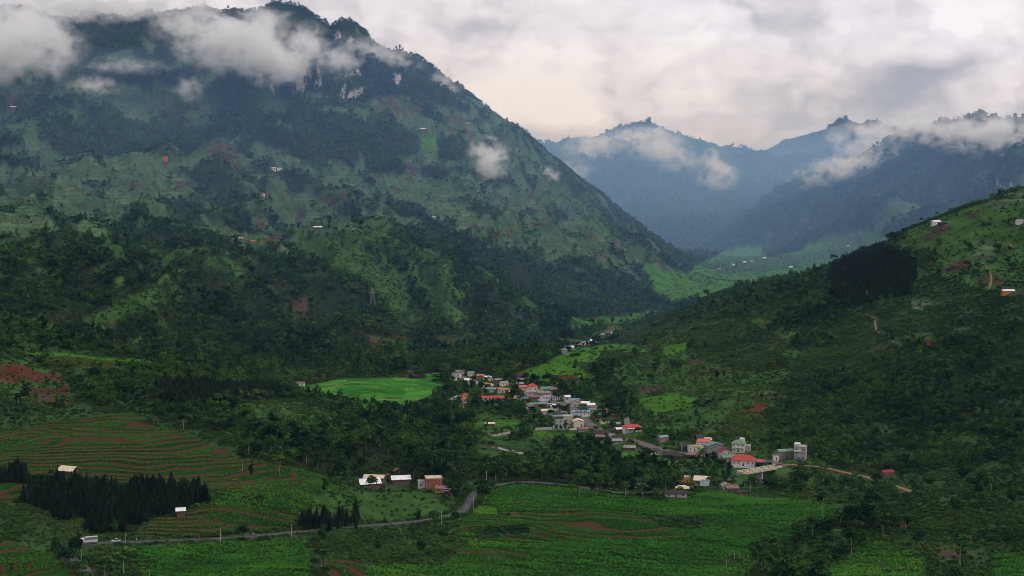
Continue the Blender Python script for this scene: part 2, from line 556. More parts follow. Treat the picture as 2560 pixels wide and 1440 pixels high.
# ----------------------------------------------------------------------------
# roads, paths and the river bed are cut into the ground first
# ----------------------------------------------------------------------------
def polyline(txt, step=2.0, dmin=0.0):
    """photograph pixels -> ground points, smoothed and evenly spaced"""
    pts = []
    for t in txt.split():
        x, y = map(float, t.split(","))
        pts.append(ground(x, y, dmin=dmin))
    pts = np.array([tuple(p) for p in pts])
    d = np.concatenate([[0], np.cumsum(np.hypot(*(np.diff(pts[:, :2], axis=0).T)))])
    # Catmull-Rom
    out = []
    for k in range(len(pts) - 1):
        p0, p1, p2, p3 = pts[max(k - 1, 0)], pts[k], pts[k + 1], pts[min(k + 2, len(pts) - 1)]
        n = max(2, int((d[k + 1] - d[k]) / step))
        for s in np.arange(n) / n:
            out.append(0.5 * ((2 * p1) + (-p0 + p2) * s + (2 * p0 - 5 * p1 + 4 * p2 - p3) * s ** 2 + (-p0 + 3 * p1 - 3 * p2 + p3) * s ** 3))
    out.append(pts[-1])
    out = np.array(out)
    k = 9
    zz = np.pad(zat(out[:, 0], out[:, 1]), k, mode='edge')
    out[:, 2] = np.convolve(zz, np.ones(2 * k + 1) / (2 * k + 1), mode='valid')
    return out


CLEAR = []      # (points, radius): nothing tall grows here


def carve(line, half, fade, dz=0.0, keep=3.0):
    x0, y0 = line[:, :2].min(0) - half - fade; x1, y1 = line[:, :2].max(0) + half + fade
    sel = np.where((X > x0) & (X < x1) & (Y > y0) & (Y < y1) & (GR > 440))
    if not len(sel[0]): return
    vx, vy = X[sel], Y[sel]
    best = np.full(vx.shape, 1e9); bz = np.zeros(vx.shape)
    for s in range(len(line)):
        d = np.hypot(vx - line[s, 0], vy - line[s, 1])
        m = d < best
        best[m] = d[m]; bz[m] = line[s, 2]
    w = 1 - sstep(half, half + fade, best)
    Z[sel] = Z[sel] * (1 - w) + (bz + dz) * w
    CLEAR.append((line[:, :2], half + keep))


ROAD_A = polyline("222,1452 216,1432 206,1414 178,1396 156,1380 160,1369 205,1362 290,1357 420,1352 550,1347 660,1339 740,1331 830,1323 930,1315 1010,1307 1070,1301 1120,1291 1155,1276 1172,1256 1182,1240 1200,1224 1250,1209 1320,1207 1400,1213 1480,1222 1560,1232 1640,1230 1720,1219 1790,1208 1852,1197")
BR0, BR1 = ground(1852, 1197), ground(1945, 1174)
BR0.z = BR1.z = 6.5
ROAD_A[-25:, 2] = ROAD_A[-25:, 2] * np.linspace(1, 0, 25) + 6.5 * np.linspace(0, 1, 25)
ROAD_B = polyline("1945,1174 1957,1162 1900,1151 1800,1144 1740,1138 1690,1133 1630,1118 1590,1103 1540,1092 1500,1077 1470,1058 1452,1040 1430,1022 1400,1008 1350,1000 1300,985 1250,970 1190,955 1150,941 1135,930")
ROAD_B[:12, 2] = ROAD_B[:12, 2] * np.linspace(0, 1, 12) + 6.5 * np.linspace(1, 0, 12)
ROAD_C = polyline("1957,1162 2000,1163 2060,1169 2110,1181 2170,1194 2225,1212 2290,1232")
RIVER = polyline("1010,1045 1090,1075 1160,1092 1212,1106 1245,1115 1285,1124 1340,1136 1420,1150 1540,1168 1660,1180 1760,1184 1840,1183 1880,1184 1905,1192 1930,1203 1970,1214 2060,1224 2160,1232")
RIVER[:, 2] = np.minimum(RIVER[:, 2], np.linspace(3.0, 0.5, len(RIVER)))
carve(RIVER, 5.0, 6.0, -1.6, 0.0)
_k = np.abs(1280 + F_PX * RIVER[:, 0] / RIVER[:, 1] - 1900) < 60
RIVER[_k, 2] = np.minimum(RIVER[_k, 2], -1.0)
carve(RIVER[_k], 7.0, 7.0, -1.8, 2.0)
carve(ROAD_A, 3.0, 5.0, 0.0, 0.6)
carve(ROAD_B, 4.2, 5.0, 0.0, 1.2)
carve(ROAD_C, 2.6, 4.0)
PATHS = [polyline(t, dmin=dm) for t, dm in (
    ("768,990 800,976 840,965 880,957 935,951", 1300), ("815,1003 900,1000 1050,998", 1300), ("1080,1031 1100,1026 1118,1019", 1250),
    ("2166,722 2168,735 2172,747", 1400), ("2172,788 2186,797 2188,812 2192,826 2200,835", 1300), ("2230,851 2242,862 2250,869", 1250),
    ("2528,602 2526,612 2536,625", 1400), ("2456,655 2466,668 2474,680 2478,700 2472,728", 1350),
    ("1223,840 1220,852 1212,868 1200,878", 1600), ("1222,826 1250,820 1285,812", 1700), ("930,903 918,916 912,924", 1550),
    ("925,1207 950,1192 985,1178 997,1165 990,1152", 850), ("598,465 625,445 660,438 690,432", 2300), ("460,595 520,596 560,597 620,603 650,612", 1900),
    ("1270,535 1300,520 1325,510", 2500), ("330,420 380,425 420,432", 2300))]
for p in PATHS:
    carve(p, 1.6, 2.5, 0.0, 1.5)

# ----------------------------------------------------------------------------
# land cover: which ground grows what
# ----------------------------------------------------------------------------
PX, PY = project(X, Y, Z)
jx = fbm(X / 45, Y / 45, 3, 71); jy = fbm(X / 45, Y / 45, 3, 77)
jfx = fbm(X / 130, Y / 130, 3, 171); jfy = fbm(X / 130, Y / 130, 3, 177)
jamp = 11 * np.where(GR < 1500, jx, jfx); jampy = 6 * np.where(GR < 1500, jy, jfy)
QX, QY = PX + jamp, PY + jampy
SH = X.shape
COL = np.zeros(SH + (3,))
TREE = np.zeros(SH); SHRUB = np.zeros(SH); CONI = np.zeros(SH); CROP = np.zeros(SH)
TM = np.zeros(SH); TSTEP = np.ones(SH)
TSIZE = np.full(SH, 8.0)

K_FLOOR = (0.020, 0.030, 0.014); K_SCRUB = (0.034, 0.066, 0.024); K_GRASS = (0.042, 0.090, 0.024); K_LUSH = (0.050, 0.135, 0.016)
K_RICE = (0.036, 0.155, 0.022); K_CORN = (0.018, 0.050, 0.011); K_SOIL = (0.080, 0.036, 0.022); K_DRY = (0.066, 0.045, 0.034)
K_TERR = (0.046, 0.112, 0.052); K_ROCK = (0.33, 0.30, 0.285)


def put(m, col, tree=0.0, shrub=0.0, coni=0.0, crop=0.0, tm=0.0, step=1.4, size=None):
    COL[m] = col; TREE[m] = tree; SHRUB[m] = shrub; CONI[m] = coni; CROP[m] = crop; TM[m] = tm; TSTEP[m] = step
    if size: TSIZE[m] = size


def inside(txt, d0, d1, hard=False):
    pts = [tuple(map(float, t.split(","))) for t in txt.split()]
    xs = [p[0] for p in pts]; ys = [p[1] for p in pts]
    qx, qy = (PX, PY) if hard else (QX, QY)
    m = (D > d0) & (D < d1) & (qx > min(xs)) & (qx < max(xs)) & (qy > min(ys)) & (qy < max(ys))
    idx = np.where(m)
    x, y = qx[idx], qy[idx]
    c = np.zeros(x.shape, bool)
    for k in range(len(pts)):
        (ax, ay), (bx, by) = pts[k], pts[k - 1]
        if ay == by: continue
        c ^= ((ay > y) != (by > y)) & (x < (bx - ax) * (y - ay) / (by - ay) + ax)
    m[idx] = c
    return m


TYPES = dict(
    F=dict(col=K_FLOOR, tree=1.0, shrub=0.35), f=dict(col=K_SCRUB, tree=0.55, shrub=0.8), W=dict(col=K_SCRUB, tree=0.75, shrub=1.3),
    S=dict(col=K_SCRUB, tree=0.03, shrub=1.5), s=dict(col=K_GRASS, tree=0.03, shrub=0.50), G=dict(col=K_GRASS, tree=0.006, shrub=0.10),
    L=dict(col=K_LUSH, tree=0.004, shrub=0.10), P=dict(col=K_RICE, tm=0.8), R=dict(col=K_SOIL, shrub=0.22), B=dict(col=K_DRY, shrub=0.16, tree=0.01),
    C=dict(col=K_CORN, crop=1.0, tm=0.30, step=2.3), T=dict(col=K_CORN, crop=1.0, tm=1.0, step=1.15), t=dict(col=K_TERR, tm=0.6, step=6.0, shrub=0.08),
    g=dict(col=K_TERR, tm=0.5, step=7.0, shrub=0.10, tree=0.01), N=dict(col=K_FLOOR, coni=1.0, shrub=0.15, tree=0.03), H=dict(col=K_CORN, tm=1.0, step=1.6, crop=0.3),
    V=dict(col=K_GRASS, tree=0.50, shrub=0.40))

# defaults by landform
put(np.ones(SH, bool), K_SCRUB, tree=0.12, shrub=0.7)
n1 = fbm(X / 260, Y / 190, 4, 81); n2 = fbm(X / 90, Y / 90, 3, 91)
mt = (D > 1450)
lower = sstep(560, 700, PY)
v = 0.8 * n1 + 0.45 * n2 + 0.22 * lower - 0.45 * (RIB - 0.35) + 0.02      # trees in the gullies, grass on the ribs
put(mt & (v > 0.0), **TYPES['F'])
put(mt & (v <= 0.0) & (v > -0.22), **TYPES['f'])
put(mt & (v <= -0.22), **TYPES['g'])
put(mt & (v <= -0.52), **TYPES['t'])
put((D > 4300), **TYPES['F'])
put(mt & (Z > 430) & (D < 4200) & (n2 > -0.25), **TYPES['F'])
TSIZE[:] = np.where(D > 3900, 12.0, np.where(D > 1450, 7.6, np.where((GT > 0.10) & (GR > 1000), 5.8, 7.2)))

COVER = [
 # left mountain
 ("F", 1450, 2700, "0,640 100,600 250,600 420,560 560,600 640,640 760,640 900,700 1000,800 930,930 740,955 400,950 0,870"),
 ("F", 1450, 3700, "780,480 900,480 1050,560 1200,600 1350,660 1500,655 1600,710 1640,760 1600,785 1420,795 1330,850 1200,880 1000,935 930,930 1000,780 860,640"),
 ("s", 1700, 2700, "740,600 900,590 960,640 1040,770 1000,800 900,700 760,640"),
 ("s", 1650, 2600, "1020,680 1100,720 1180,800 1150,820 1080,770"), ("s", 1450, 2100, "200,800 300,760 420,700 440,720 330,790 230,850"),
 ("g", 2300, 3800, "860,430 1000,440 1050,330 1180,290 1300,350 1440,480 1600,600 1720,690 1640,690 1500,640 1350,650 1100,560 1000,490 880,470"),
 ("s", 2600, 3800, "1300,370 1400,440 1560,580 1680,680 1600,640 1450,540 1350,440"),
 ("f", 2600, 3800, "1440,470 1560,560 1660,650 1640,640 1540,580"),
 ("F", 2600, 3600, "660,330 830,290 1060,330 1040,390 900,385 880,430 800,370 700,380"),
 ("F", 2600, 3600, "1085,335 1180,360 1180,405 1095,400"), ("F", 2600, 3600, "1050,410 1140,420 1120,445 1055,440"),
 ("F", 2500, 3400, "480,330 600,290 680,300 700,330 600,340 520,350 460,400 400,390 250,370 200,330 300,300"),
 ("F", 2700, 3700, "850,100 1040,150 1180,290 1040,240 900,250 780,230 700,220 720,150"),
 ("g", 2500, 3300, "1030,335 1085,330 1090,400 1040,440 1000,440 1040,380"),
 ("L", 2500, 3300, "1050,335 1092,332 1080,365 1045,372"),
 ("t", 2000, 3000, "0,375 130,372 215,480 235,600 150,600 0,575"), ("F", 2000, 3000, "0,395 90,395 100,420 0,425"),
 ("t", 2000, 3000, "200,425 400,420 490,455 480,500 370,500 300,560 235,575 210,500"),
 ("t", 2000, 3000, "410,405 510,405 490,425 420,420"),
 ("t", 2000, 3000, "640,480 800,490 900,575 800,590 700,565 650,520"), ("t", 2200, 3200, "620,345 720,372 780,425 690,430 640,400"),
 ("t", 2300, 3300, "940,440 1090,482 1060,505 950,490"), ("t", 1900, 2800, "900,520 1000,540 1080,560 1000,570 900,550"),
 ("t", 2300, 3600, "1240,480 1340,500 1400,560 1320,560 1240,530"), ("t", 2300, 3600, "1340,600 1480,600 1560,650 1440,650 1350,630"),
 ("B", 2200, 3200, "510,352 572,350 632,432 600,436 560,405 515,392"), ("R", 1900, 2800, "655,590 707,590 700,620 658,612"),
 ("B", 2000, 2800, "620,540 662,540 672,582 630,592"), ("B", 2600, 3600, "940,235 1060,270 1040,287 950,282"), ("R", 2200, 3200, "1235,572 1302,580 1280,592 1238,590"),
 ("B", 2500, 3400, "390,272 500,232 490,300 420,312"), ("B", 2500, 3400, "0,236 90,240 80,272 0,262"), ("B", 2000, 3000, "800,500 872,488 872,520 830,522"),
 ("R", 2400, 3700, "1478,622 1522,634 1512,648 1490,640"), ("R", 1500, 2200, "920,842 1010,840 1035,868 960,872 930,880"), ("H", 1500, 2200, "1078,834 1130,840 1165,868 1110,868"),
 ("B", 1450, 2000, "305,862 350,832 348,855 310,880"), ("B", 2600, 3600, "130,450 200,460 190,490 140,485"), ("R", 1550, 2100, "985,880 1012,884 1010,893 985,892"),
 ("B", 2400, 3500, "1100,280 1190,300 1180,312 1110,300"), ("B", 2000, 3000, "690,480 745,480 740,500 700,500"), ("R", 2300, 3400, "1320,555 1380,545 1390,560 1340,565"),
 ("B", 1900, 2600, "1120,692 1150,692 1148,700 1122,700"), ("B", 1900, 3000, "560,700 600,660 590,740 560,760"), ("B", 1700, 2300, "735,760 790,740 770,790 740,800"),
 # far valley and mid valley
 ("L", 2500, 4900, "1600,660 1720,685 1760,650 1850,620 2000,612 2160,580 2240,600 2000,720 1800,740 1690,760 1640,740"), ("G", 3300, 4900, "1760,660 1860,640 2000,640 2160,600 2160,620 1980,670 1800,690"), ("F", 3300, 4900, "1900,630 2010,610 2020,622 1920,645"),
 ("g", 3900, 4900, "2060,585 2180,580 2180,610 2050,615"), ("B", 3900, 4900, "1975,540 2040,540 2020,556 1980,556"), ("g", 3900, 4900, "1900,590 1980,575 1975,590 1910,600"),
 ("L", 1900, 2700, "1420,797 1600,785 1600,800 1480,812 1430,815"), ("L", 1850, 2500, "1420,812 1470,815 1460,836 1422,830"), ("G", 1700, 2300, "1340,855 1475,845 1450,872 1360,872"), ("G", 1600, 2500, "1330,882 1345,858 1420,848 1425,800 1500,790 1615,782 1615,803 1500,842 1450,884"), ("L", 1900, 2600, "1430,800 1600,786 1600,800 1470,822"), ("W", 1700, 2300, "1425,832 1500,812 1520,822 1450,846"),
 # right hillside
 ("S", 1150, 2050, "1480,900 1600,810 1680,765 1800,705 1960,680 2180,600 2340,520 2560,450 2760,380 2760,1200 2000,1160 1840,1100 1640,1090 1500,1000"),
 ("f", 1100, 2050, "1700,790 1850,720 2060,680 2160,700 2100,850 1900,900 1750,900 1650,860"),
 ("s", 1150, 1900, "1450,960 1520,900 1700,810 1900,800 2040,850 1960,950 1860,1000 1600,1010"), ("S", 1150, 1900, "1700,830 1850,800 1980,860 1900,930 1760,900"),
 ("L", 1350, 2000, "1300,930 1420,880 1520,858 1600,868 1660,895 1560,930 1420,962 1320,962"), ("s", 1300, 2000, "1420,910 1700,870 1800,920 1600,970 1500,950"),
 ("S", 1350, 2000, "1500,880 1620,880 1600,900 1500,915"),
 ("F", 1550, 2000, "1180,935 1200,890 1260,860 1340,850 1380,880 1340,905 1280,930"),
 ("s", 1150, 1650, "1500,1010 1560,985 1720,955 1900,965 1960,1000 1900,1050 1800,1075 1640,1090 1540,1060"),
 ("L", 1150, 1600, "1580,1000 1700,985 1760,1010 1640,1040"), ("G", 1150, 1500, "1720,1020 1830,1020 1810,1060 1720,1060"),
 ("G", 1350, 2000, "2200,612 2340,545 2560,470 2760,400 2760,600 2560,570 2500,650 2420,680 2360,650 2320,625"), ("s", 1300, 2000, "2330,640 2450,660 2560,600 2560,700 2460,730 2360,700"),
 ("g", 1400, 2000, "2440,500 2560,470 2560,500 2480,520"), ("t", 1300, 1900, "2420,600 2500,595 2500,650 2430,660"),
 ("W", 1000, 1600, "1930,1110 1920,1040 2100,880 2300,860 2760,800 2760,1260 2250,1215 2060,1165"),
 ("S", 1150, 1500, "2060,800 2200,790 2260,880 2100,900"),
 ("B", 1400, 2000, "1700,792 1812,740 1800,752 1760,778"), ("R", 1150, 1600, "2180,868 2222,864 2205,892"), ("R", 1150, 1600, "2288,828 2342,838 2322,872"),
 ("R", 1050, 1500, "1798,1018 1935,1003 1900,1036 1850,1030"), ("R", 1050, 1400, "1650,1085 1760,1075 1800,1080 1740,1095"), ("R", 1300, 1700, "1375,945 1440,935 1460,955 1400,958"),
 ("R", 1300, 1900, "2470,690 2520,700 2500,720"), ("t", 1200, 1600, "2280,750 2340,755 2330,785 2290,780"), ("L", 1300, 1900, "1660,865 1735,860 1720,885 1665,888"),
 ("N", 1300, 2000, "2085,665 2200,622 2300,645 2270,740 2110,765 2060,725"),
 # near left hill and wood
 ("W", 700, 1480, "-300,700 60,820 400,900 600,935 760,985 980,1020 1190,1040 1190,1200 900,1210 700,1180 480,1080 320,1010 0,1060 -300,1060"),
 ("s", 850, 1300, "600,1010 760,1000 860,1040 800,1080 640,1060"), ("F", 850, 1400, "700,1060 1000,1040 1190,1060 1190,1190 1000,1200 720,1170"),
 ("T", 700, 1300, "0,1085 60,1075 230,1038 330,1030 480,1095 640,1150 830,1195 790,1212 560,1232 400,1215 0,1180 -200,1180 -200,1085"),
 ("T", 900, 1300, "62,876 200,884 380,906 400,932 260,930 130,912"), ("L", 900, 1300, "62,874 380,904 380,910 70,882"),
 ("R", 900, 1200, "-100,900 70,900 130,920 210,1000 60,985 -100,980"), ("R", 850, 1200, "-50,1040 30,1050 30,1075 -50,1075"), ("B", 900, 1300, "20,960 160,990 190,1010 30,1000"),
 ("R", 950, 1300, "480,935 560,940 570,952 490,950"),
 ("N", 850, 1400, "380,958 480,964 560,968 690,974 720,992 640,1000 560,1004 470,1036 400,1012"), ("N", 650, 900, "60,1205 200,1212 500,1222 515,1262 380,1292 335,1332 220,1335 60,1272"),
 ("N", 700, 950, "-150,1172 60,1186 75,1214 -150,1206"), ("N", 650, 820, "752,1300 892,1298 892,1334 760,1338"),
 ("C", 650, 900, "510,1225 800,1205 900,1240 780,1292 740,1322 520,1302"), ("T", 650, 900, "350,1342 400,1285 560,1262 745,1288 750,1318 560,1340"),
 ("T", 650, 900, "140,1310 210,1295 200,1325 150,1325"), ("T", 650, 900, "-100,1210 60,1208 80,1215 50,1265 -100,1265"),
 ("G", 700, 950, "770,1275 900,1228 1080,1232 1125,1280 1000,1302 800,1298"), ("s", 700, 950, "780,1240 860,1225 900,1260 800,1280"),
 ("S", 600, 850, "-200,1255 60,1255 200,1335 130,1362 -200,1350"),
 ("T", 560, 800, "-200,1350 40,1355 170,1400 190,1440 190,1500 -200,1500"), ("C", 560, 760, "320,1372 560,1355 770,1345 770,1500 320,1500"),
 ("S", 560, 720, "220,1375 340,1372 350,1500 230,1500"),
 ("H", 560, 720, "780,1368 870,1366 935,1450 830,1450"), ("S", 560, 780, "760,1335 1000,1312 1160,1385 1100,1412 900,1405 770,1360"),
 # foreground maize
 ("C", 500, 980, "1190,1213 1400,1214 1560,1240 1660,1255 1770,1232 2090,1262 2110,1300 1990,1342 1900,1385 1860,1500 880,1500 930,1420 1110,1416 1180,1372 1140,1322 1170,1292"),
 ("T", 560, 900, "1140,1300 1260,1285 1420,1265 1700,1300 1720,1345 1500,1350 1300,1362 1150,1345"), ("T", 560, 800, "1130,1375 1330,1370 1320,1400 1150,1402"),
 ("B", 600, 900, "1255,1282 1318,1275 1305,1292 1260,1295"), ("S", 600, 850, "1170,1320 1310,1312 1320,1335 1200,1352"),
 ("L", 700, 900, "1180,1265 1240,1270 1240,1290 1185,1290"), ("S", 650, 900, "1600,1285 1760,1290 1750,1330 1650,1318"),
 ("W", 450, 900, "1895,1385 2010,1332 2110,1300 2200,1245 2265,1262 2255,1330 2210,1400 2060,1445 2040,1500 1840,1500"),
 ("S", 450, 900, "2205,1252 2330,1205 2560,1260 2760,1300 2760,1390 2350,1375 2255,1325"), ("S", 450, 800, "2300,1390 2480,1380 2480,1500 2300,1500"),
 ("C", 450, 800, "2060,1440 2110,1398 2200,1352 2320,1395 2300,1500 2050,1500"), ("C", 450, 800, "2480,1382 2760,1370 2760,1500 2490,1500"),
 ("B", 450, 800, "2340,1372 2440,1355 2430,1385 2350,1410"), ("R", 600, 900, "2195,1270 2250,1280 2280,1320 2230,1325"),
 # valley floor
 ("V", 920, 1600, "1110,960 1180,930 1300,950 1480,960 1520,1010 1640,1085 1840,1095 2000,1130 2100,1170 2080,1240 1760,1225 1640,1180 1190,1100 1100,1030"),
 ("F", 880, 1200, "1190,1160 1420,1145 1700,1170 1700,1215 1640,1240 1400,1212 1200,1205"), ("F", 1120, 1500, "1040,1020 1110,1000 1190,1040 1180,1090 1000,1040"),
 ("G", 1000, 1400, "1185,1042 1300,1050 1290,1078 1190,1084"), ("P", 1100, 1400, "1185,1058 1295,1052 1292,1064 1188,1068"),
 ("G", 1000, 1300, "1300,1082 1480,1080 1450,1112 1330,1112"), ("L", 1000, 1300, "1335,1082 1470,1080 1460,1090 1340,1092"),
 ("G", 950, 1250, "1190,1122 1300,1130 1420,1145 1500,1160 1190,1168"), ("L", 950, 1250, "1550,1132 1700,1148 1690,1166 1560,1152"),
 ("P", 1300, 1640, "735,966 800,958 850,948 920,946 1000,943 1060,950 1112,965 1096,982 1060,996 1010,1014 940,1016 860,1006 800,1000 762,990"), ("P", 1450, 1700, "1060,935 1120,930 1115,946 1065,950"),
 ("B", 1350, 1650, "980,940 1050,935 1060,942 985,948"), ("L", 1250, 1420, "870,1008 1020,1012 1010,1024 900,1022"),
]
FIELD = np.zeros(SH, bool)
nsub = fbm(X / 60, Y / 60, 4, 121); nfine = fbm(X / 22, Y / 22, 3, 131)
for ty, d0, d1, poly in COVER:
    msk = inside(poly, d0, d1, hard=ty == 'P')
    put(msk, **TYPES[ty])
    if ty in 'gtGs' and 1150 <= d0 < 3000 and d1 < 4000:          # hedges, bushes and small plots break the open slopes up
        w_ = 0.0 if ty != 't' else 0.12
        put(msk & (nsub > 0.24 + w_), **TYPES['s']); put(msk & (nsub > 0.34 + w_), **TYPES['f']); put(msk & (nsub > 0.48 + w_), **TYPES['F'])
        put(msk & (nsub < -0.52 - w_), **TYPES['B']); put(msk & (np.abs(nsub + 0.12) < 0.010), **TYPES['f'])
    if ty == 'F' and 1400 < d0 < 2600 and d1 < 3900:          # ribs stand out of the forest as paler grass and scrub
        q_ = RIB - 0.55 + 0.5 * nfine + 0.5 * nsub
        q_ = q_ - 0.16 * sstep(560, 660, PY) * (PX < 1000)
        put(msk & (q_ > 0.24), **TYPES['f']); put(msk & (q_ > 0.46), **TYPES['s'])
    if ty in 'RB':
        put(msk & (nfine > 0.04), **TYPES['s'])
    if ty in 'CHP' or (ty == 'T' and poly[:4] in ('1140', '1130')):
        FIELD[msk] = True

# bare limestone where the cliffs are
rk = fbm(X / 26, Z / 60, 4, 101)
cl = (inside("670,220 690,165 740,148 790,150 800,212 740,234", 2800, 3700) & (rk > 0.0)) | (inside("850,245 850,190 900,175 912,230 880,250", 2800, 3700) & (rk > -0.05)) \
    | (inside("965,215 970,185 1005,185 1000,215", 2800, 3700) & (rk > 0.1)) | (inside("820,110 850,75 890,95 880,115", 2800, 3700) & (rk > 0.1)) \
    | (inside("2440,470 2480,420 2540,420 2530,470", 3800, 5200) & (rk > 0.22))
put(cl, K_ROCK, shrub=0.05)

# steps of the terraces, as real ledges along the contours
wob = np.where(D < 1400, 1.2, 2.5) * fbm(X / 70, Y / 70, 2, 111)
# gentle fields are ridged across the slope, a plot every few metres; steep ones step down along the contour
cross = (Y + 0.30 * X + 26 * fbm(X / 120, Y / 120, 3, 113)) / np.where(GR > 1250, 15.0, 11.0)
ph = np.where(FIELD, cross, (Z + wob) / TSTEP)
fr = ph - np.floor(ph)
THR = np.where(FIELD, np.where(GR > 1250, 0.92, 0.76), np.where(D > 1400, 0.58, 0.64))
for ty, d0, d1, poly in COVER:
    if ty == 'H': THR[inside(poly, d0, d1)] = 0.45
stepped = (np.floor(ph) + 0.25 * fr + 0.75 * sstep(0.5, 1.0, fr)) * TSTEP - wob
Z = np.where(FIELD, Z - np.where(GR > 1250, 0.25, 0.8) * TM * (fr - 0.5), Z * (1 - 0.8 * TM) + stepped * (0.8 * TM))
# neighbouring plots carry different crops
plot = (_hash(np.floor(ph).astype(np.int64), np.floor(X / np.where(GR > 1250, 26, 45) + 0.6 * jx).astype(np.int64), 5) / 65536.0)
COL = COL * np.where((TM > 0.25)[..., None], (0.72 + 0.56 * plot)[..., None] * np.stack([0.9 + 0.5 * plot, np.ones(SH), np.ones(SH)], -1), 1.0)
# cobbled look of far forest canopy beyond single trees is left to the trees themselves

# clear strips along roads
for line, rad in CLEAR:
    x0, y0 = line.min(0) - rad; x1, y1 = line.max(0) + rad
    sel = np.where((X > x0) & (X < x1) & (Y > y0) & (Y < y1))
    vx, vy = X[sel], Y[sel]
    near = np.zeros(vx.shape, bool)
    for s in range(len(line)):
        near |= np.hypot(vx - line[s, 0], vy - line[s, 1]) < rad
    s2 = (sel[0][near], sel[1][near])
    for A in (TREE, SHRUB, CONI, CROP, TM): A[s2] = 0.0
    if rad > 3.5: COL[s2] = np.where((fbm(X[s2] / 14, Y[s2] / 14, 2, 301) > 0.0)[:, None], K_DRY, K_SCRUB)

# bushes crowd the verges of the main road
_x0, _y0 = ROAD_A[:, :2].min(0) - 9; _x1, _y1 = ROAD_A[:, :2].max(0) + 9
_sel = np.where((X > _x0) & (X < _x1) & (Y > _y0) & (Y < _y1))
_b = np.full(_sel[0].shape, 1e9)
for _p in ROAD_A: _b = np.minimum(_b, np.hypot(X[_sel] - _p[0], Y[_sel] - _p[1]))
_m = (_b > 3.7) & (_b < 7.5)
SHRUB[(_sel[0][_m], _sel[1][_m])] = 1.6
CROP[(_sel[0][_m], _sel[1][_m])] = 0.0

# ----------------------------------------------------------------------------
# ground meshes
# ----------------------------------------------------------------------------
def terrain_material():
    m = bpy.data.materials.new("terrain")
    m.use_nodes = True
    N, L = m.node_tree.nodes, m.node_tree.links
    b = N["Principled BSDF"]
    b.inputs['Roughness'].default_value = 0.95
    b.inputs['Specular IOR Level'].default_value = 0.0
    col = N.new("ShaderNodeAttribute"); col.attribute_name = "cover"
    tm = N.new("ShaderNodeAttribute"); tm.attribute_name = "terrace"
    ph = N.new("ShaderNodeAttribute"); ph.attribute_name = "ledge"
    g = N.new("ShaderNodeNewGeometry")
    # broad and fine mottling
    n1 = N.new("ShaderNodeTexNoise"); n1.inputs['Scale'].default_value = 0.035; n1.inputs['Detail'].default_value = 6; n1.inputs['Roughness'].default_value = 0.7
    n2 = N.new("ShaderNodeTexNoise"); n2.inputs['Scale'].default_value = 0.45; n2.inputs['Detail'].default_value = 5; n2.inputs['Roughness'].default_value = 0.75
    L.new(g.outputs['Position'], n1.inputs['Vector']); L.new(g.outputs['Position'], n2.inputs['Vector'])
    r1 = N.new("ShaderNodeMapRange"); r1.inputs['From Min'].default_value = 0.3; r1.inputs['From Max'].default_value = 0.7; r1.inputs['To Min'].default_value = 0.55; r1.inputs['To Max'].default_value = 1.4
    r2 = N.new("ShaderNodeMapRange"); r2.inputs['From Min'].default_value = 0.3; r2.inputs['From Max'].default_value = 0.7; r2.inputs['To Min'].default_value = 0.62; r2.inputs['To Max'].default_value = 1.35
    L.new(n1.outputs['Fac'], r1.inputs['Value']); L.new(n2.outputs['Fac'], r2.inputs['Value'])
    mu = N.new("ShaderNodeMath"); mu.operation = 'MULTIPLY'
    L.new(r1.outputs[0], mu.inputs[0]); L.new(r2.outputs[0], mu.inputs[1])
    mx = N.new("ShaderNodeMix"); mx.data_type = 'RGBA'; mx.blend_type = 'MULTIPLY'; mx.inputs[0].default_value = 1
    L.new(col.outputs['Color'], mx.inputs[6]); L.new(mu.outputs[0], mx.inputs[7])
    # bare earth on the risers of the ledges
    fr = N.new("ShaderNodeMath"); fr.operation = 'FRACT'; L.new(ph.outputs['Fac'], fr.inputs[0])
    th = N.new("ShaderNodeAttribute"); th.attribute_name = "riser"
    sb = N.new("ShaderNodeMath"); sb.operation = 'SUBTRACT'; L.new(fr.outputs[0], sb.inputs[0]); L.new(th.outputs['Fac'], sb.inputs[1])
    up = N.new("ShaderNodeMapRange"); up.interpolation_type = 'SMOOTHSTEP'; up.inputs['From Min'].default_value = 0.0; up.inputs['From Max'].default_value = 0.10
    L.new(sb.outputs[0], up.inputs['Value'])
    n3 = N.new("ShaderNodeTexNoise"); n3.inputs['Scale'].default_value = 0.06; n3.inputs['Detail'].default_value = 4
    L.new(g.outputs['Position'], n3.inputs['Vector'])
    gate = N.new("ShaderNodeMapRange"); gate.inputs['From Min'].default_value = 0.30; gate.inputs['From Max'].default_value = 0.44
    L.new(n3.outputs['Fac'], gate.inputs['Value'])
    a = N.new("ShaderNodeMath"); a.operation = 'MULTIPLY'; L.new(up.outputs[0], a.inputs[0]); L.new(tm.outputs['Fac'], a.inputs[1])
    a2 = N.new("ShaderNodeMath"); a2.operation = 'MULTIPLY'; L.new(a.outputs[0], a2.inputs[0]); L.new(gate.outputs[0], a2.inputs[1])
    soil = N.new("ShaderNodeRGB"); soil.outputs[0].default_value = (0.066, 0.036, 0.021, 1)
    m2 = N.new("ShaderNodeMix"); m2.data_type = 'RGBA'
    L.new(a2.outputs[0], m2.inputs[0]); L.new(mx.outputs[2], m2.inputs[6]); L.new(soil.outputs[0], m2.inputs[7])
    L.new(m2.outputs[2], b.inputs['Base Color'])
    bp = N.new("ShaderNodeBump"); bp.inputs['Strength'].default_value = 0.6; bp.inputs['Distance'].default_value = 0.8
    L.new(n2.outputs['Fac'], bp.inputs['Height']); L.new(bp.outputs[0], b.inputs['Normal'])
    return m


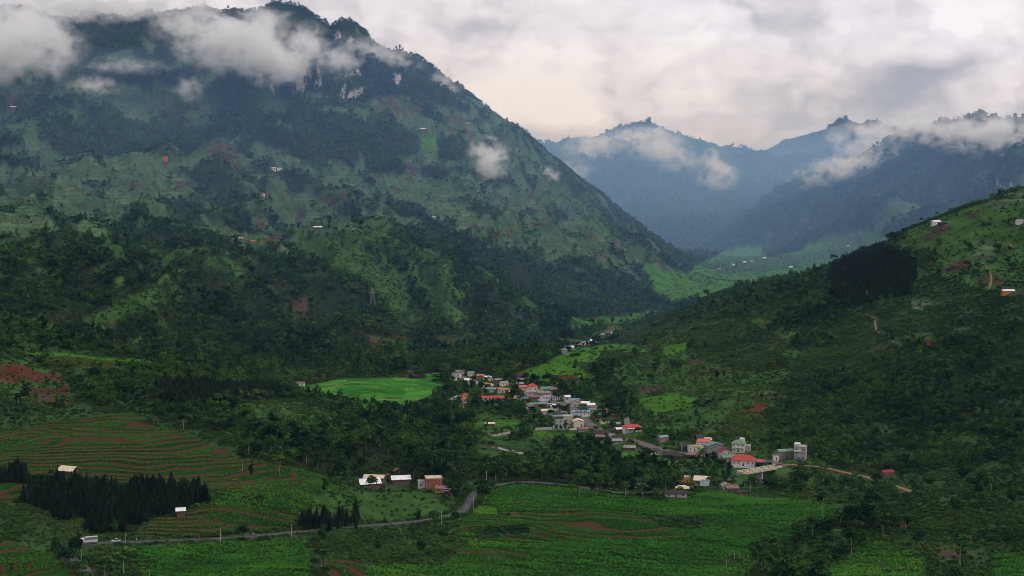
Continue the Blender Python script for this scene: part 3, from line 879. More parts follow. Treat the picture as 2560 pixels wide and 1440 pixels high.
M_TERR = terrain_material()
PX, PY = project(X, Y, Z)
REG = np.zeros(SH, int)
foot = np.interp(GT, np.radians([-180, -23, -8.6, -5, -2.4, 0.2, 2.2, 5.2, 6.7, 7.5, 9.2]), [1450, 1450, 1560, 1640, 1660, 1900, 2240, 2400, 2760, 3350, 4300])
foot[GT > math.radians(9.2)] = 1e9
REG[(GR > foot)] = 1
fr_ = np.interp(GT, np.radians([-1.0, 0.6, 2.2, 3.6, 6, 9.2, 11.6, 16, 30, 180]), [1660, 1500, 1480, 1330, 1260, 1140, 1100, 1020, 930, 930])
REG[(GT > math.radians(-0.8)) & (GR > fr_) & (GR < 2420) & (REG == 0)] = 2
REG[(GR > 4350)] = 3
verts = np.stack([X, Y, Z], -1).reshape(-1, 3)
ii, jj = np.meshgrid(np.arange(NT - 1), np.arange(NR - 1), indexing='ij')
i0 = (ii * NR + jj)
quads = np.stack([i0, i0 + NR, i0 + NR + 1, i0 + 1], -1).reshape(-1, 4)[:, ::-1]
# close the circle behind the camera
jb = np.arange(NR - 1); last = (NT - 1) * NR
freg = REG[:-1, :-1].ravel()
COVC = np.concatenate([COL.reshape(-1, 3), np.ones((NT * NR, 1))], 1)
for k, nm in enumerate(("ground", "mountain", "hillside", "far_mountains")):
    q = quads[freg == k]
    used, inv = np.unique(q, return_inverse=True)
    me = np_mesh(nm, verts[used], inv.reshape(-1, 4), M_TERR)
    a = me.attributes.new("cover", 'FLOAT_COLOR', 'POINT'); a.data.foreach_set("color", COVC[used].astype(np.float32).ravel())
    a = me.attributes.new("terrace", 'FLOAT', 'POINT'); a.data.foreach_set("value", TM.ravel()[used].astype(np.float32))
    a = me.attributes.new("ledge", 'FLOAT', 'POINT'); a.data.foreach_set("value", ph.ravel()[used].astype(np.float32))
    a = me.attributes.new("riser", 'FLOAT', 'POINT'); a.data.foreach_set("value", THR.ravel()[used].astype(np.float32))
    tag(link(bpy.data.objects.new(nm, me)), kind="structure")
N_TREES, N_CONIFERS = 230, 300
# ----------------------------------------------------------------------------
# houses and huts
# ----------------------------------------------------------------------------
WALL = {
    'white': mat("wall_white", (0.62, 0.60, 0.57), 0.9, 0.22, 0.5), 'cream': mat("wall_cream", (0.58, 0.50, 0.34), 0.9, 0.2, 0.5),
    'yellow': mat("wall_yellow", (0.62, 0.40, 0.10), 0.9, 0.2, 0.5), 'concrete': mat("wall_concrete", (0.38, 0.36, 0.34), 0.95, 0.35, 0.5),
    'stone': mat("wall_stone", (0.22, 0.20, 0.19), 0.95, 0.45, 1.2), 'wood': mat("wall_wood", (0.13, 0.085, 0.06), 0.95, 0.4, 1.2),
    'brick': mat("wall_brick", (0.30, 0.09, 0.06), 0.95, 0.3, 1.0), 'orange': mat("wall_orange", (0.50, 0.17, 0.045), 0.95, 0.3, 0.8),
    'dark': mat("wall_dark", (0.05, 0.042, 0.038), 0.95, 0.4, 1.0), 'pink': mat("wall_pink", (0.55, 0.36, 0.33), 0.9, 0.2, 0.6)}
ROOF = {
    'grey': mat("roof_grey", (0.24, 0.24, 0.25), 0.8, 0.4, 0.6), 'teal': mat("roof_teal", (0.10, 0.22, 0.21), 0.6, 0.35, 0.4),
    'red': mat("roof_red", (0.42, 0.065, 0.045), 0.75, 0.3, 0.5), 'pinkred': mat("roof_pinkred", (0.46, 0.13, 0.12), 0.75, 0.25, 0.5),
    'darkred': mat("roof_darkred", (0.19, 0.035, 0.035), 0.8, 0.3, 0.6), 'thatch': mat("roof_thatch", (0.050, 0.042, 0.038), 1.0, 0.4, 1.5),
    'cream': mat("roof_cream", (0.62, 0.52, 0.37), 0.8, 0.25, 0.5), 'white': mat("roof_white", (0.72, 0.71, 0.72), 0.7, 0.2, 0.4),
    'blue': mat("roof_blue", (0.16, 0.26, 0.38), 0.6, 0.3, 0.4), 'orange': mat("roof_orange", (0.45, 0.17, 0.07), 0.8, 0.3, 0.5),
    'rust': mat("roof_rust", (0.20, 0.13, 0.11), 0.85, 0.45, 0.8), 'bluegrey': mat("roof_bluegrey", (0.20, 0.26, 0.31), 0.7, 0.3, 0.5),
    'green': mat("roof_green", (0.14, 0.23, 0.15), 0.7, 0.35, 0.5), 'concrete': WALL['concrete']}
M_FRAME = mat("window_frame", (0.45, 0.43, 0.40), 0.7, 0.1)
M_PANE = mat("window_pane", (0.020, 0.024, 0.030), 0.15, 0.3, spec=0.5)
M_DOOR = mat("door", (0.12, 0.075, 0.05), 0.8, 0.3)
M_CONC = WALL['concrete']
M_STEEL = mat("steel_tank", (0.55, 0.56, 0.58), 0.35, 0.15, metallic=0.8)
KEEPOUT = []
_WIN = MB().box(-.55, .55, -.05, .06, -.65, .65).mesh("window", M_FRAME)
_PANE = MB().box(-.44, .44, -.075, -.045, -.54, .54).mesh("pane", M_PANE)
_DOOR = MB().box(-.55, .55, -.06, .05, 0, 2.1).mesh("door", M_DOOR)


def house(px, py, w, d, h, yaw, roof, rc, wc, nx=2, ns=1, label="", name="house", cat="house", group=None, dmin=0.0, pitch=0.42, ridge='x', tank=False, over=0.45, windows=True, door=True):
    p = ground(px, py, dmin=dmin)
    yaw = math.radians(yaw)
    p = p + Vector((-math.sin(yaw), math.cos(yaw), 0)) * (d / 2 * 0.8)
    cs = [Vector((a * math.cos(yaw) - b * math.sin(yaw), a * math.sin(yaw) + b * math.cos(yaw), 0)) + p for a in (-w / 2, w / 2) for b in (-d / 2, d / 2)]
    zs = [float(zat(c.x, c.y)[0]) for c in cs]
    base = (max(zs) + min(zs)) / 2 + 0.15
    sink = max(zs) - min(zs) + 1.0
    e = empty(name, (p.x, p.y, base), yaw, label, cat, group)
    KEEPOUT.append((p.x, p.y, 0.5 * math.hypot(w, d) + 1.8))
    # nothing tall stands straight in front of it
    for s in (3.5, 7.0):
        KEEPOUT.append((p.x + math.sin(yaw * 0.3) * s, p.y - (d / 2 + s), w * 0.42 + 1.2))
    a, b = w / 2, d / 2
    wall = MB()
    rise = (b if ridge == 'x' else a) * pitch
    if roof == 'gable' and ridge == 'x':
        # x-z profile turned: gable ends at the two sides
        i = len(wall.v)
        wall.v += [(s * a, y, z) for s in (-1, 1) for y, z in ((-b, -sink), (b, -sink), (b, h), (0, h + rise), (-b, h))]
        wall.f += [(i, i+1, i+2, i+3, i+4), (i+9, i+8, i+7, i+6, i+5), (i, i+5, i+6, i+1), (i+1, i+6, i+7, i+2), (i+2, i+7, i+8, i+3), (i+3, i+8, i+9, i+4), (i+4, i+9, i+5, i)]
    elif roof == 'gable':
        wall.prism([(-a, -sink), (a, -sink), (a, h), (0, h + rise), (-a, h)], -b, b)
    else:
        wall.box(-a, a, -b, b, -sink, h)
    wall.build("wall", WALL[wc], e)
    rf = MB(); t = 0.16; o = over
    if roof == 'gable':
        A, B = (a, b) if ridge == 'x' else (b, a)
        k = rise / B
        prof = [(-B - o, h - o * k + .02), (0, h + rise + .02), (B + o, h - o * k + .02), (B + o, h - o * k + t), (0, h + rise + t), (-B - o, h - o * k + t)]
        if ridge == 'x':
            i = 0
            rf.v = [(s * (A + o), y, z) for s in (-1, 1) for y, z in prof]
            rf.f = [tuple(range(6)), tuple(range(11, 5, -1))] + [(q, (q + 1) % 6, (q + 1) % 6 + 6, q + 6) for q in range(6)]
        else:
            rf.prism(prof, -A - o, A + o)
    elif roof == 'hip':
        q = min(a, b); r2 = pitch * q + 0.5
        L = max(a - q * 0.8, 0.05) if a >= b else 0.05
        M = max(b - q * 0.8, 0.05) if b > a else 0.0
        rf.v = [(-a - o, -b - o, h), (a + o, -b - o, h), (a + o, b + o, h), (-a - o, b + o, h), (-L, -M, h + r2), (L, -M, h + r2), (L, M, h + r2), (-L, M, h + r2),
                (-a - o, -b - o, h - .14), (a + o, -b - o, h - .14), (a + o, b + o, h - .14), (-a - o, b + o, h - .14)]
        rf.f = [(0, 1, 5, 4), (1, 2, 6, 5), (2, 3, 7, 6), (3, 0, 4, 7), (8, 9, 1, 0), (9, 10, 2, 1), (10, 11, 3, 2), (11, 8, 0, 3), (8, 11, 10, 9)]
        if M > 0.0: rf.f.append((4, 5, 6, 7))
    elif roof == 'shed':
        r2 = pitch * d * 0.6
        rf.v = [(x, y, z) for x in (-a - o, a + o) for y, z in ((-b - o, h), (b + o, h + r2), (b + o, h + r2 + t), (-b - o, h + t))]
        rf.f = [(0, 1, 2, 3), (7, 6, 5, 4), (0, 4, 5, 1), (1, 5, 6, 2), (2, 6, 7, 3), (3, 7, 4, 0)]
        wall2 = MB().prism([(-b, h - .05), (b, h - .05), (b, h + r2 * .9)], -a, a)
        wall2.v = [(y, x, z) for x, y, z in wall2.v]
        wall2.build("upper_wall", WALL[wc], e)
    else:   # flat roof with a parapet
        rf.box(-a - .1, a + .1, -b - .1, b + .1, h - .02, h + .16)
        for x0, x1, y0, y1 in ((-a - .1, a + .1, -b - .1, -b + .1), (-a - .1, a + .1, b - .1, b + .1), (-a - .1, -a + .1, -b + .11, b - .11), (a - .1, a + .1, -b + .11, b - .11)):
            rf.box(x0, x1, y0, y1, h + .17, h + .75)
    r_ = rf.build("roof", ROOF[rc], e)
    fh = h / ns
    for s in range(ns):
        for k in range(nx if windows else 0):
            x = -a + w * (k + .5) / nx
            if s == 0 and door and k == nx // 2:
                continue
            wo = link(bpy.data.objects.new("window", _WIN), e); wo.location = (x, -b, s * fh + fh * .55)
            po = link(bpy.data.objects.new("pane", _PANE), wo)
    if door:
        do = link(bpy.data.objects.new("door", _DOOR), e); do.location = (-a + w * (nx // 2 + .5) / nx, -b, 0.0)
    if tank:
        MB().tube((a * .3, 0, h + .7), (a * .3, 0, h + 2.1), .7, .7, 10).build("water_tank", M_STEEL, e)
    return e


def addon(e, name, m, *boxes):
    mb = MB()
    for b in boxes: mb.box(*b)
    return mb.build(name, m, e)


H = house
# cluster at the edge of the rice fields
H(1134, 1013, 10, 9, 6.0, -22, 'gable', 'bluegrey', 'white', 2, 2, "tall white house with a slate-blue metal roof by the rice fields", ridge='y')
H(1141, 1018, 7, 6, 3.4, -12, 'hip', 'red', 'yellow', 2, 1, "yellow house with a red hipped roof below the slate-blue roof")
H(1152, 1008, 11, 6, 3.4, -12, 'gable', 'red', 'cream', 3, 1, "cream house under a long red roof behind the yellow house")
H(1160, 997, 9, 6, 3.2, 0, 'gable', 'red', 'cream', 2, 1, "small red-roofed house at the back of the yellow compound")
H(1165, 1020, 6, 5, 3.4, 8, 'gable', 'darkred', 'yellow', 2, 1, "yellow cottage with a dark red roof beside the bushes")
H(1117, 1021, 9, 5, 2.6, -6, 'shed', 'orange', 'white', 3, 1, "low white building with an orange lean-to roof at the lane end")
e_ = H(1228, 1011, 25, 8, 6.2, 3, 'gable', 'red', 'white', 8, 2, "long white two-storey school with a bright red roof", name="school", cat="school", pitch=0.35)
addon(e_, "balcony", WALL['white'], (-12.4, 12.4, -5.0, -4.03, 3.0, 3.2))
H(1304, 976, 10, 7, 3.4, 3, 'gable', 'pinkred', 'cream', 3, 1, "low house with a faded pink-red roof beside the yellow villa")
H(1333, 976, 9, 8, 4.2, 18, 'hip', 'red', 'cream', 2, 1, "cream villa with a crimson hipped roof above the village")
H(1201, 946, 8, 6, 3, -8, 'gable', 'pinkred', 'stone', 2, 1, "red-roofed cottage under the wooded knoll")
H(1214, 948, 6, 5, 2.8, -5, 'flat', 'concrete', 'concrete', 2, 1, "small grey block house next to the red-roofed cottage")
H(1306, 948, 11, 7, 2.8, 4, 'gable', 'thatch', 'wood', 2, 1, "dark thatched barn on the grass slope", name="barn", cat="barn", pitch=0.8)
H(1302, 955, 7, 4, 2.2, -4, 'shed', 'rust', 'wood', 2, 1, "rusty shed just below the thatched barn", name="shed", cat="shed")
H(1140, 945, 9, 6, 4.5, -15, 'flat', 'concrete', 'white', 3, 1, "white flat-roofed house where the village street ends")
H(1132, 953, 7, 6, 3.2, -10, 'gable', 'grey', 'white', 2, 1, "white house with a grey roof near the street end")
H(1148, 937, 8, 5, 3, -10, 'gable', 'rust', 'white', 2, 1, "white house with a rusty roof backing on the gravel bank")
H(1183, 962, 10, 7, 3.4, 20, 'gable', 'grey', 'white', 2, 1, "white gabled house among the trees behind the school", ridge='y')
H(1169, 958, 6, 5, 3, 5, 'shed', 'white', 'white', 2, 1, "little white shed beside the gabled house", name="shed", cat="shed")
H(1218, 968, 10, 5, 3, -28, 'gable', 'orange', 'white', 3, 1, "white house with a slanting orange roof on the upper street")
H(1222, 981, 14, 7, 3.2, 4, 'gable', 'bluegrey', 'concrete', 3, 1, "wide hall with a blue-grey roof behind the school", pitch=0.3)
H(1257, 983, 11, 6, 3.4, -25, 'gable', 'orange', 'white', 3, 1, "white house with an orange roof next to the dark tall tree")
H(1283, 1006, 9, 6, 2.8, 5, 'gable', 'orange', 'brick', 2, 1, "brick house with an orange roof half hidden by trees")
# crowded village centre
for i_, (px, py, w, d, h, yaw, rt, rc, wc, lb) in enumerate((
    (1330, 990, 11, 7, 3.2, 6, 'gable', 'grey', 'concrete', "grey-roofed house at the top of the crowded village centre"),
    (1346, 986, 8, 7, 3.2, -10, 'gable', 'rust', 'concrete', "house with a brown weathered roof between grey roofs"),
    (1368, 981, 12, 8, 3.4, 12, 'gable', 'teal', 'concrete', "big teal-roofed house below the yellow villa"),
    (1384, 983, 7, 6, 3.2, 8, 'shed', 'rust', 'wood', "brown lean-to against the big teal-roofed house"),
    (1360, 990, 13, 6, 3.2, 10, 'gable', 'green', 'stone', "green-roofed row house facing the upper street"),
    (1366, 996, 12, 6, 3.2, 10, 'gable', 'darkred', 'white', "dark red roofed shop in the village centre"),
    (1372, 1001, 10, 6, 3.2, 10, 'gable', 'bluegrey', 'white', "white shop with a slate roof at the street bend"),
    (1334, 1000, 8, 6, 3.0, 4, 'gable', 'rust', 'wood', "wooden house with a rusty roof behind the street trees"),
    (1318, 984, 6, 5, 2.8, -6, 'gable', 'pinkred', 'cream', "tiny pink-roofed house under the long pink roof"),
    (1391, 1000, 7, 6, 3.0, 14, 'gable', 'grey', 'white', "white cottage with a grey roof by the big round tree"))):
    H(px, py, w, d, h, yaw, rt, rc, wc, 2, 1, lb)
H(1345, 1019, 16, 7, 3.2, 8, 'gable', 'teal', 'brick', 4, 1, "long red-walled shop with a pale teal roof on the street", pitch=0.3)
H(1326, 1022, 7, 5, 2.8, 14, 'shed', 'rust', 'pink', 2, 1, "pink shack leaning on the red-walled shop", name="shed", cat="shed")
H(1365, 1036, 8, 6, 3.2, 10, 'gable', 'cream', 'white', 2, 1, "white house with a cream roof above the concrete block")
H(1384, 1037, 9, 6, 3.0, -8, 'gable', 'teal', 'concrete', 2, 1, "teal-roofed house right behind the concrete block")
H(1395, 1044, 10, 7, 3.0, -14, 'gable', 'thatch', 'wood', 2, 1, "black-roofed wooden house beside the concrete block")
H(1409, 1043, 7, 6, 3.2, 4, 'gable', 'grey', 'stone', 2, 1, "stone house with a pale grey roof behind the concrete block", ridge='y')
H(1388, 1024, 8, 5, 3.0, 20, 'shed', 'white', 'white', 2, 1, "white awning house at the street corner")
H(1408, 1026, 6, 5, 2.6, 16, 'shed', 'orange', 'wood', 2, 1, "hut with an orange sheet roof on the street")
e_ = H(1407, 1068, 17, 9, 6.4, 6, 'flat', 'concrete', 'concrete', 4, 2, "large bare concrete block with a teal canopy on its roof", name="concrete_building", cat="building", door=False)
addon(e_, "upper_storey", WALL['concrete'], (0.5, 8.4, -4.4, 4.4, 6.58, 9.4))
addon(e_, "canopy", ROOF['teal'], (-9.2, 0.2, -5.0, 4.9, 9.2, 9.4))
for x in (-8.2, -4.2, -0.4): addon(e_, "post", M_CONC, (x - .12, x + .12, -4.2, -3.96, 6.6, 9.2))
H(1447, 1068, 9, 10, 4.6, 6, 'gable', 'cream', 'cream', 2, 1, "beige gabled storehouse beside the concrete block", name="storehouse", cat="storehouse", ridge='y', pitch=0.35, windows=False)
H(1432, 1052, 12, 6, 3.2, 6, 'gable', 'teal', 'white', 3, 1, "teal-roofed house tucked between the block and the blue market")
e_ = H(1452, 1042, 17, 7, 4.2, 8, 'gable', 'blue', 'white', 5, 1, "market hall with a blue roof carrying three small gables", name="market_hall", cat="market hall", pitch=0.3)
for x in (-3.6, 0.2, 4.0):
    g_ = MB().prism([(x - 1.4, 4.3), (x + 1.4, 4.3), (x, 6.1)], -4.3, -0.6); g_.build("gable", ROOF['blue'], e_)
H(1437, 1018, 14, 9, 3.6, 10, 'gable', 'grey', 'concrete', 3, 1, "grey gabled warehouse above the blue market roof", ridge='y', pitch=0.35)
H(1424, 1016, 7, 7, 3.0, 10, 'shed', 'teal', 'cream', 2, 1, "teal lean-to beside the grey gabled warehouse")
H(1436, 1007, 11, 5, 3.0, 18, 'gable', 'teal', 'concrete', 2, 1, "narrow teal-roofed house under the trees above the warehouse")
H(1462, 1016, 8, 5, 2.6, -10, 'shed', 'white', 'wood', 2, 1, "low shed with a white sheet roof beside the warehouse", name="shed", cat="shed")
H(1481, 1026, 8, 6, 2.6, -14, 'gable', 'rust', 'wood', 2, 1, "brown hut at the foot of the green slope", name="hut", cat="hut")
H(1512, 1031, 5, 4, 2.4, 10, 'gable', 'red', 'white', 1, 1, "tiny white hut with a red roof under the pointed tree", name="hut", cat="hut")
H(1535, 1043, 10, 4, 2.2, -8, 'shed', 'rust', 'wood', 2, 1, "long brown shed at the edge of the green slope", name="shed", cat="shed")
e_ = H(1581, 1080, 15, 8, 4.2, 4, 'hip', 'red', 'white', 4, 1, "white roadside house with a red roof and cream awning", tank=False)
addon(e_, "awning", ROOF['cream'], (-4.6, 4.2, -7.0, -3.9, 3.5, 3.65))
for x in (-4.3, 3.9): addon(e_, "post", WALL['white'], (x - .1, x + .1, -6.9, -6.7, 0, 3.5))
H(1568, 1066, 4, 4, 5.2, 4, 'flat', 'concrete', 'concrete', 1, 2, "narrow concrete tower house behind the red-roofed roadside house", tank=True)
# huts by the road and river
for px, py, w, d, h, yaw, rt, rc, wc, lb in (
    (1503, 1092, 12, 7, 2.6, -4, 'gable', 'thatch', 'dark', "long black thatched hut beside the road bend"),
    (1510, 1100, 14, 4, 2.0, -8, 'shed', 'rust', 'wood', "low brown cattle shed below the black thatched hut"),
    (1528, 1099, 5, 5, 3.0, 0, 'gable', 'grey', 'pink', "small pink house at the road bend"),
    (1542, 1111, 9, 6, 2.6, 8, 'gable', 'grey', 'stone', "grey-roofed stone hut at the edge of the river trees"),
    (1548, 1102, 10, 5, 2.6, 6, 'gable', 'thatch', 'dark', "dark hut between the road and the grey-roofed hut"),
    (1574, 1127, 9, 6, 2.4, -12, 'gable', 'grey', 'wood', "weathered shed on the bank under the main street"),
    (1676, 1146, 12, 6, 2.6, -8, 'gable', 'thatch', 'dark', "black thatched house on the low side of the street"),
    (1696, 1149, 8, 5, 2.6, -8, 'gable', 'thatch', 'dark', "black thatched hut joined behind the thatched house")):
    H(px, py, w, d, h, yaw, rt, rc, wc, 2, 1, lb, name="hut", cat="hut", pitch=0.7 if rc == 'thatch' else 0.42)
# by the bridge
H(1713, 1126, 9, 7, 3.0, 6, 'gable', 'thatch', 'dark', 2, 1, "black-roofed hut with white posts on the high side of the street", name="hut", cat="hut", pitch=0.7)
e_ = H(1736, 1129, 9, 6, 3.4, 6, 'flat', 'concrete', 'white', 3, 1, "white shop with a yellow fascia on the street", name="shop", cat="shop")
addon(e_, "fascia", mat("fascia_yellow", (0.65, 0.45, 0.06), 0.7, 0.15), (-1.0, 4.7, -3.35, -3.12, 3.0, 4.3))
H(1762, 1119, 10, 8, 4.2, 10, 'gable', 'pinkred', 'white', 2, 1, "house with a big crimson roof behind the white shop", pitch=0.5)
H(1789, 1129, 14, 9, 4.4, 12, 'gable', 'teal', 'stone', 2, 1, "stone warehouse with a teal roof on the street", name="warehouse", cat="warehouse", ridge='y', pitch=0.3)
H(1754, 1103, 8, 6, 2.6, 10, 'gable', 'thatch', 'dark', 2, 1, "black thatched hut above the crimson roof", name="hut", cat="hut", pitch=0.7)
H(1771, 1107, 5, 4, 2.2, 0, 'shed', 'cream', 'wood', 1, 1, "little shed with a cream roof next to the thatched hut", name="shed", cat="shed")
e_ = H(1846, 1131, 10, 9, 6.6, -14, 'hip', 'green', 'white', 3, 2, "white two-storey villa with a green roof and roof terrace", name="villa", cat="villa")
addon(e_, "stair_tower", WALL['white'], (0.6, 4.2, -0.5, 3.6, 7.0, 10.0))
addon(e_, "balcony", WALL['white'], (-3.0, 3.4, -5.6, -4.52, 3.2, 4.1))
addon(e_, "side_wing", WALL['concrete'], (5.02, 9.0, -1.0, 4.0, -1.0, 4.8))
H(1815, 1147, 8, 8, 5.6, 12, 'gable', 'darkred', 'pink', 2, 2, "pink gabled house with a dark red roof by the junction", ridge='y', pitch=0.5)
e_ = H(1825, 1154, 11, 6, 2.8, 10, 'shed', 'green', 'stone', 3, 1, "stone stall with a pale green awning beside the red-roofed restaurant", name="stall", cat="stall")
e_ = H(1858, 1168, 17, 10, 4.2, -8, 'hip', 'red', 'white', 5, 1, "big restaurant with a bright red hipped roof at the junction", name="restaurant", cat="restaurant", pitch=0.62)
addon(e_, "annex_roof", ROOF['red'], (8.6, 15.5, -5.6, 3.8, 3.5, 3.75))
addon(e_, "blue_awning", mat("awning_blue", (0.03, 0.10, 0.42), 0.6, 0.15), (9.0, 15.8, -6.6, -5.62, 3.3, 3.5))
for x in (9.2, 15.2): addon(e_, "post", WALL['white'], (x - .12, x + .12, -5.4, -5.1, -1, 3.5))
e_ = H(2000, 1150, 9, 9, 9.0, -16, 'flat', 'concrete', 'concrete', 2, 3, "tall bare concrete house by the lilac tree", name="concrete_house", cat="house")
addon(e_, "roof_room", WALL['white'], (-4.2, 0.0, -4.2, 2.0, 9.2, 11.6))
addon(e_, "balcony", WALL['white'], (-4.4, 0.6, -5.4, -4.52, 5.9, 6.9))
H(1966, 1146, 12, 8, 5.2, 14, 'gable', 'green', 'stone', 3, 1, "grey house with a mossy green roof joined to the concrete house", pitch=0.3)
H(1941, 1153, 4, 4, 3.4, 6, 'flat', 'concrete', 'white', 1, 1, "small white gatehouse at the road junction", name="gatehouse", cat="gatehouse")
e_ = H(1757, 1213, 12, 9, 3.8, -14, 'gable', 'cream', 'stone', 3, 1, "stone house with a cream sheet roof behind the billboard", pitch=0.5)
addon(e_, "awning", ROOF['teal'], (-1.0, 8.6, -7.4, -4.52, 2.7, 2.85))
for x in (2.0, 8.2): addon(e_, "post", WALL['wood'], (x - .1, x + .1, -7.2, -7.0, -1.5, 2.7))
H(1711, 1206, 8, 6, 3.4, 6, 'flat', 'concrete', 'orange', 2, 1, "orange-walled house behind the trees beside the billboard")
H(1818, 1224, 7, 6, 2.8, 12, 'gable', 'grey', 'concrete', 2, 1, "grey hut with a patched roof at the maize edge", name="hut", cat="hut", ridge='y')
H(1832, 1229, 8, 5, 2.2, 4, 'shed', 'rust', 'wood', 2, 1, "brown shed beside the patched grey hut", name="shed", cat="shed")
H(1855, 1238, 7, 4, 2.0, 10, 'gable', 'thatch', 'wood', 2, 1, "low thatched shack on the stony edge of the maize", name="shack", cat="shack")
H(1706, 1231, 8, 5, 2.4, -6, 'hip', 'cream', 'wood', 2, 1, "straw-coloured hut by the roadside trees above the maize", name="hut", cat="hut")
H(1690, 1243, 13, 5, 2.4, -2, 'gable', 'thatch', 'concrete', 3, 1, "long black-roofed hut at the maize field edge", name="hut", cat="hut", pitch=0.6)
H(1598, 1220, 5, 4, 3.2, 10, 'flat', 'concrete', 'white', 1, 1, "white hut gleaming through the belt of trees", name="hut", cat="hut")
H(2222, 1190, 8, 6, 2.6, 18, 'gable', 'darkred', 'wood', 2, 1, "dark red-roofed cabin in the wood above the dirt road", name="cabin", cat="cabin")
# barns on the knoll
H(926, 1220, 12, 8, 2.8, 20, 'gable', 'white', 'wood', 2, 1, "wooden barn with a broad white sheet roof on the knoll", name="barn", cat="barn", pitch=0.55, over=0.9)
H(934, 1207, 12, 6, 3.0, -8, 'gable', 'cream', 'wood', 2, 1, "barn with a cream roof right behind the white-roofed barn", name="barn", cat="barn", pitch=0.4, over=0.7)
H(1003, 1211, 11, 7, 2.6, 14, 'gable', 'white', 'wood', 2, 1, "white-roofed cattle barn standing alone beside the two poles", name="barn", cat="barn", pitch=0.45, over=0.8)
H(1085, 1219, 10, 7, 5.4, 10, 'flat', 'cream', 'brick', 3, 2, "red brick house with an unfinished flat roof by the road bend")
H(1059, 1220, 7, 5, 3.4, 4, 'flat', 'concrete', 'white', 2, 1, "white rendered annex beside the red brick house", name="annex", cat="house")
e_ = H(1107, 1232, 9, 5, 2.6, -12, 'gable', 'rust', 'orange', 2, 1, "orange plank shack with a blue tarpaulin below the brick house", name="shack", cat="shack")
addon(e_, "tarpaulin", mat("tarpaulin_blue", (0.06, 0.12, 0.55), 0.5, 0.2), (0.5, 6.0, -5.2, -2.9, 1.7, 1.78))
H(1225, 1065, 8, 5, 1.8, 3, 'gable', 'cream', 'wood', 2, 1, "pale straw-roofed field hut among green plots", name="field_hut", cat="hut", windows=False)
# field huts on the near terraces
H(165, 1189, 9, 7, 2.4, -18, 'gable', 'cream', 'wood', 2, 1, "hut with a weathered pale roof at the foot of the curved terraces", name="field_hut", cat="hut", pitch=0.5, over=0.9)
H(452, 1293, 4, 3.4, 3.0, 14, 'shed', 'white', 'wood', 1, 1, "small stilt hut with a white roof beside the black conifers", name="field_hut", cat="hut", windows=False, over=0.7)
H(668, 968, 7, 5, 2.6, 0, 'gable', 'white', 'white', 1, 1, "white hut at the tip of the conifer ridge", name="hut", cat="hut", dmin=1050)
H(750, 965, 9, 6, 2.8, 0, 'gable', 'rust', 'white', 2, 1, "white farmhouse at the corner of the rice field", dmin=1300)
# valley road beyond the knoll
H(1534, 836, 17, 8, 4.4, 6, 'gable', 'darkred', 'cream', 5, 1, "long cream building with a maroon roof up the valley", name="hall", cat="hall", dmin=1500)
H(1511, 845, 10, 8, 4.4, 6, 'hip', 'grey', 'stone', 2, 1, "grey pyramid-roofed house beside the maroon-roofed hall", dmin=1500)
H(1523, 840, 7, 6, 3.0, 6, 'gable', 'white', 'white', 2, 1, "white house between the grey pyramid roof and the hall", dmin=1500)
H(1466, 862, 10, 6, 3.2, 14, 'gable', 'bluegrey', 'white', 2, 1, "white house with a pale blue roof along the valley road", dmin=1450)
H(1455, 865, 9, 5, 2.8, 14, 'gable', 'pinkred', 'white', 2, 1, "white house with a pink roof along the valley road", dmin=1450)
H(1484, 857, 8, 5, 2.8, 14, 'shed', 'white', 'white', 2, 1, "white shed past the pale blue roof", name="shed", cat="shed", dmin=1450)
H(1425, 873, 11, 5, 3.0, 20, 'gable', 'white', 'white', 2, 1, "bright white long house on the bend of the valley road", dmin=1450)
H(1412, 884, 6, 5, 4.4, 10, 'hip', 'grey', 'concrete', 2, 2, "small grey-green tower house below the valley road", dmin=1400)
# single farms on the mountain
for px, py, w, rc, wc, lb in (
    (32, 281, 16, 'white', 'wood', "white-roofed farm high on the forested mountain flank"), (97, 239, 13, 'grey', 'wood', "grey-roofed farm above the white-roofed mountain farm"),
    (412, 402, 12, 'orange', 'orange', "orange earth farmhouse above the terraces"), (433, 400, 9, 'rust', 'wood', "brown hut beside the orange earth farmhouse"),
    (684, 427, 11, 'white', 'white', "white farmhouse at the end of the red track"), (698, 427, 11, 'white', 'white', "second white farmhouse with a long roof by the red track"),
    (447, 460, 15, 'rust', 'wood', "dark farmhouse at the edge of the striped terraces"), (657, 489, 9, 'pinkred', 'white', "white cottage on the spur below the red track"),
    (794, 575, 17, 'white', 'wood', "farm with a white roof on the rounded green spur"), (632, 608, 8, 'orange', 'orange', "orange hut beside the cut red bank"),
    (600, 602, 10, 'cream', 'wood', "cream-roofed house on the red bank above the forest"),
    (1057, 329, 15, 'white', 'wood', "white-roofed farm on the pale green spur"), (1170, 311, 12, 'white', 'orange', "white-roofed farm below the ridge beside a red plot"),
    (1155, 300, 10, 'rust', 'wood', "brown farm hut under the ridge trees"), (1157, 880, 12, 'pinkred', 'orange', "pink-roofed house on the fresh red earth platform"),
    (1085, 547, 9, 'white', 'white', "white hut by the bare patch on the mountain flank")):
    H(px, py, w * .75, w * .4, 2.8, random.uniform(-12, 12), 'gable', rc, wc, 2, 1, lb, name="farmhouse", dmin=1450, group=None)
H(2343, 560, 10, 7, 3.2, 14, 'gable', 'white', 'white', 2, 1, "white farmhouse on the bright green hillside", name="farmhouse")
H(2358, 563, 11, 6, 2.4, -6, 'gable', 'thatch', 'dark', 2, 1, "dark barn next to the white hillside farmhouse", name="barn", cat="barn")
H(2522, 734, 12, 5, 2.6, 4, 'gable', 'white', 'orange', 2, 1, "white-roofed hut on the red clearing of the hillside", name="hut", cat="hut")
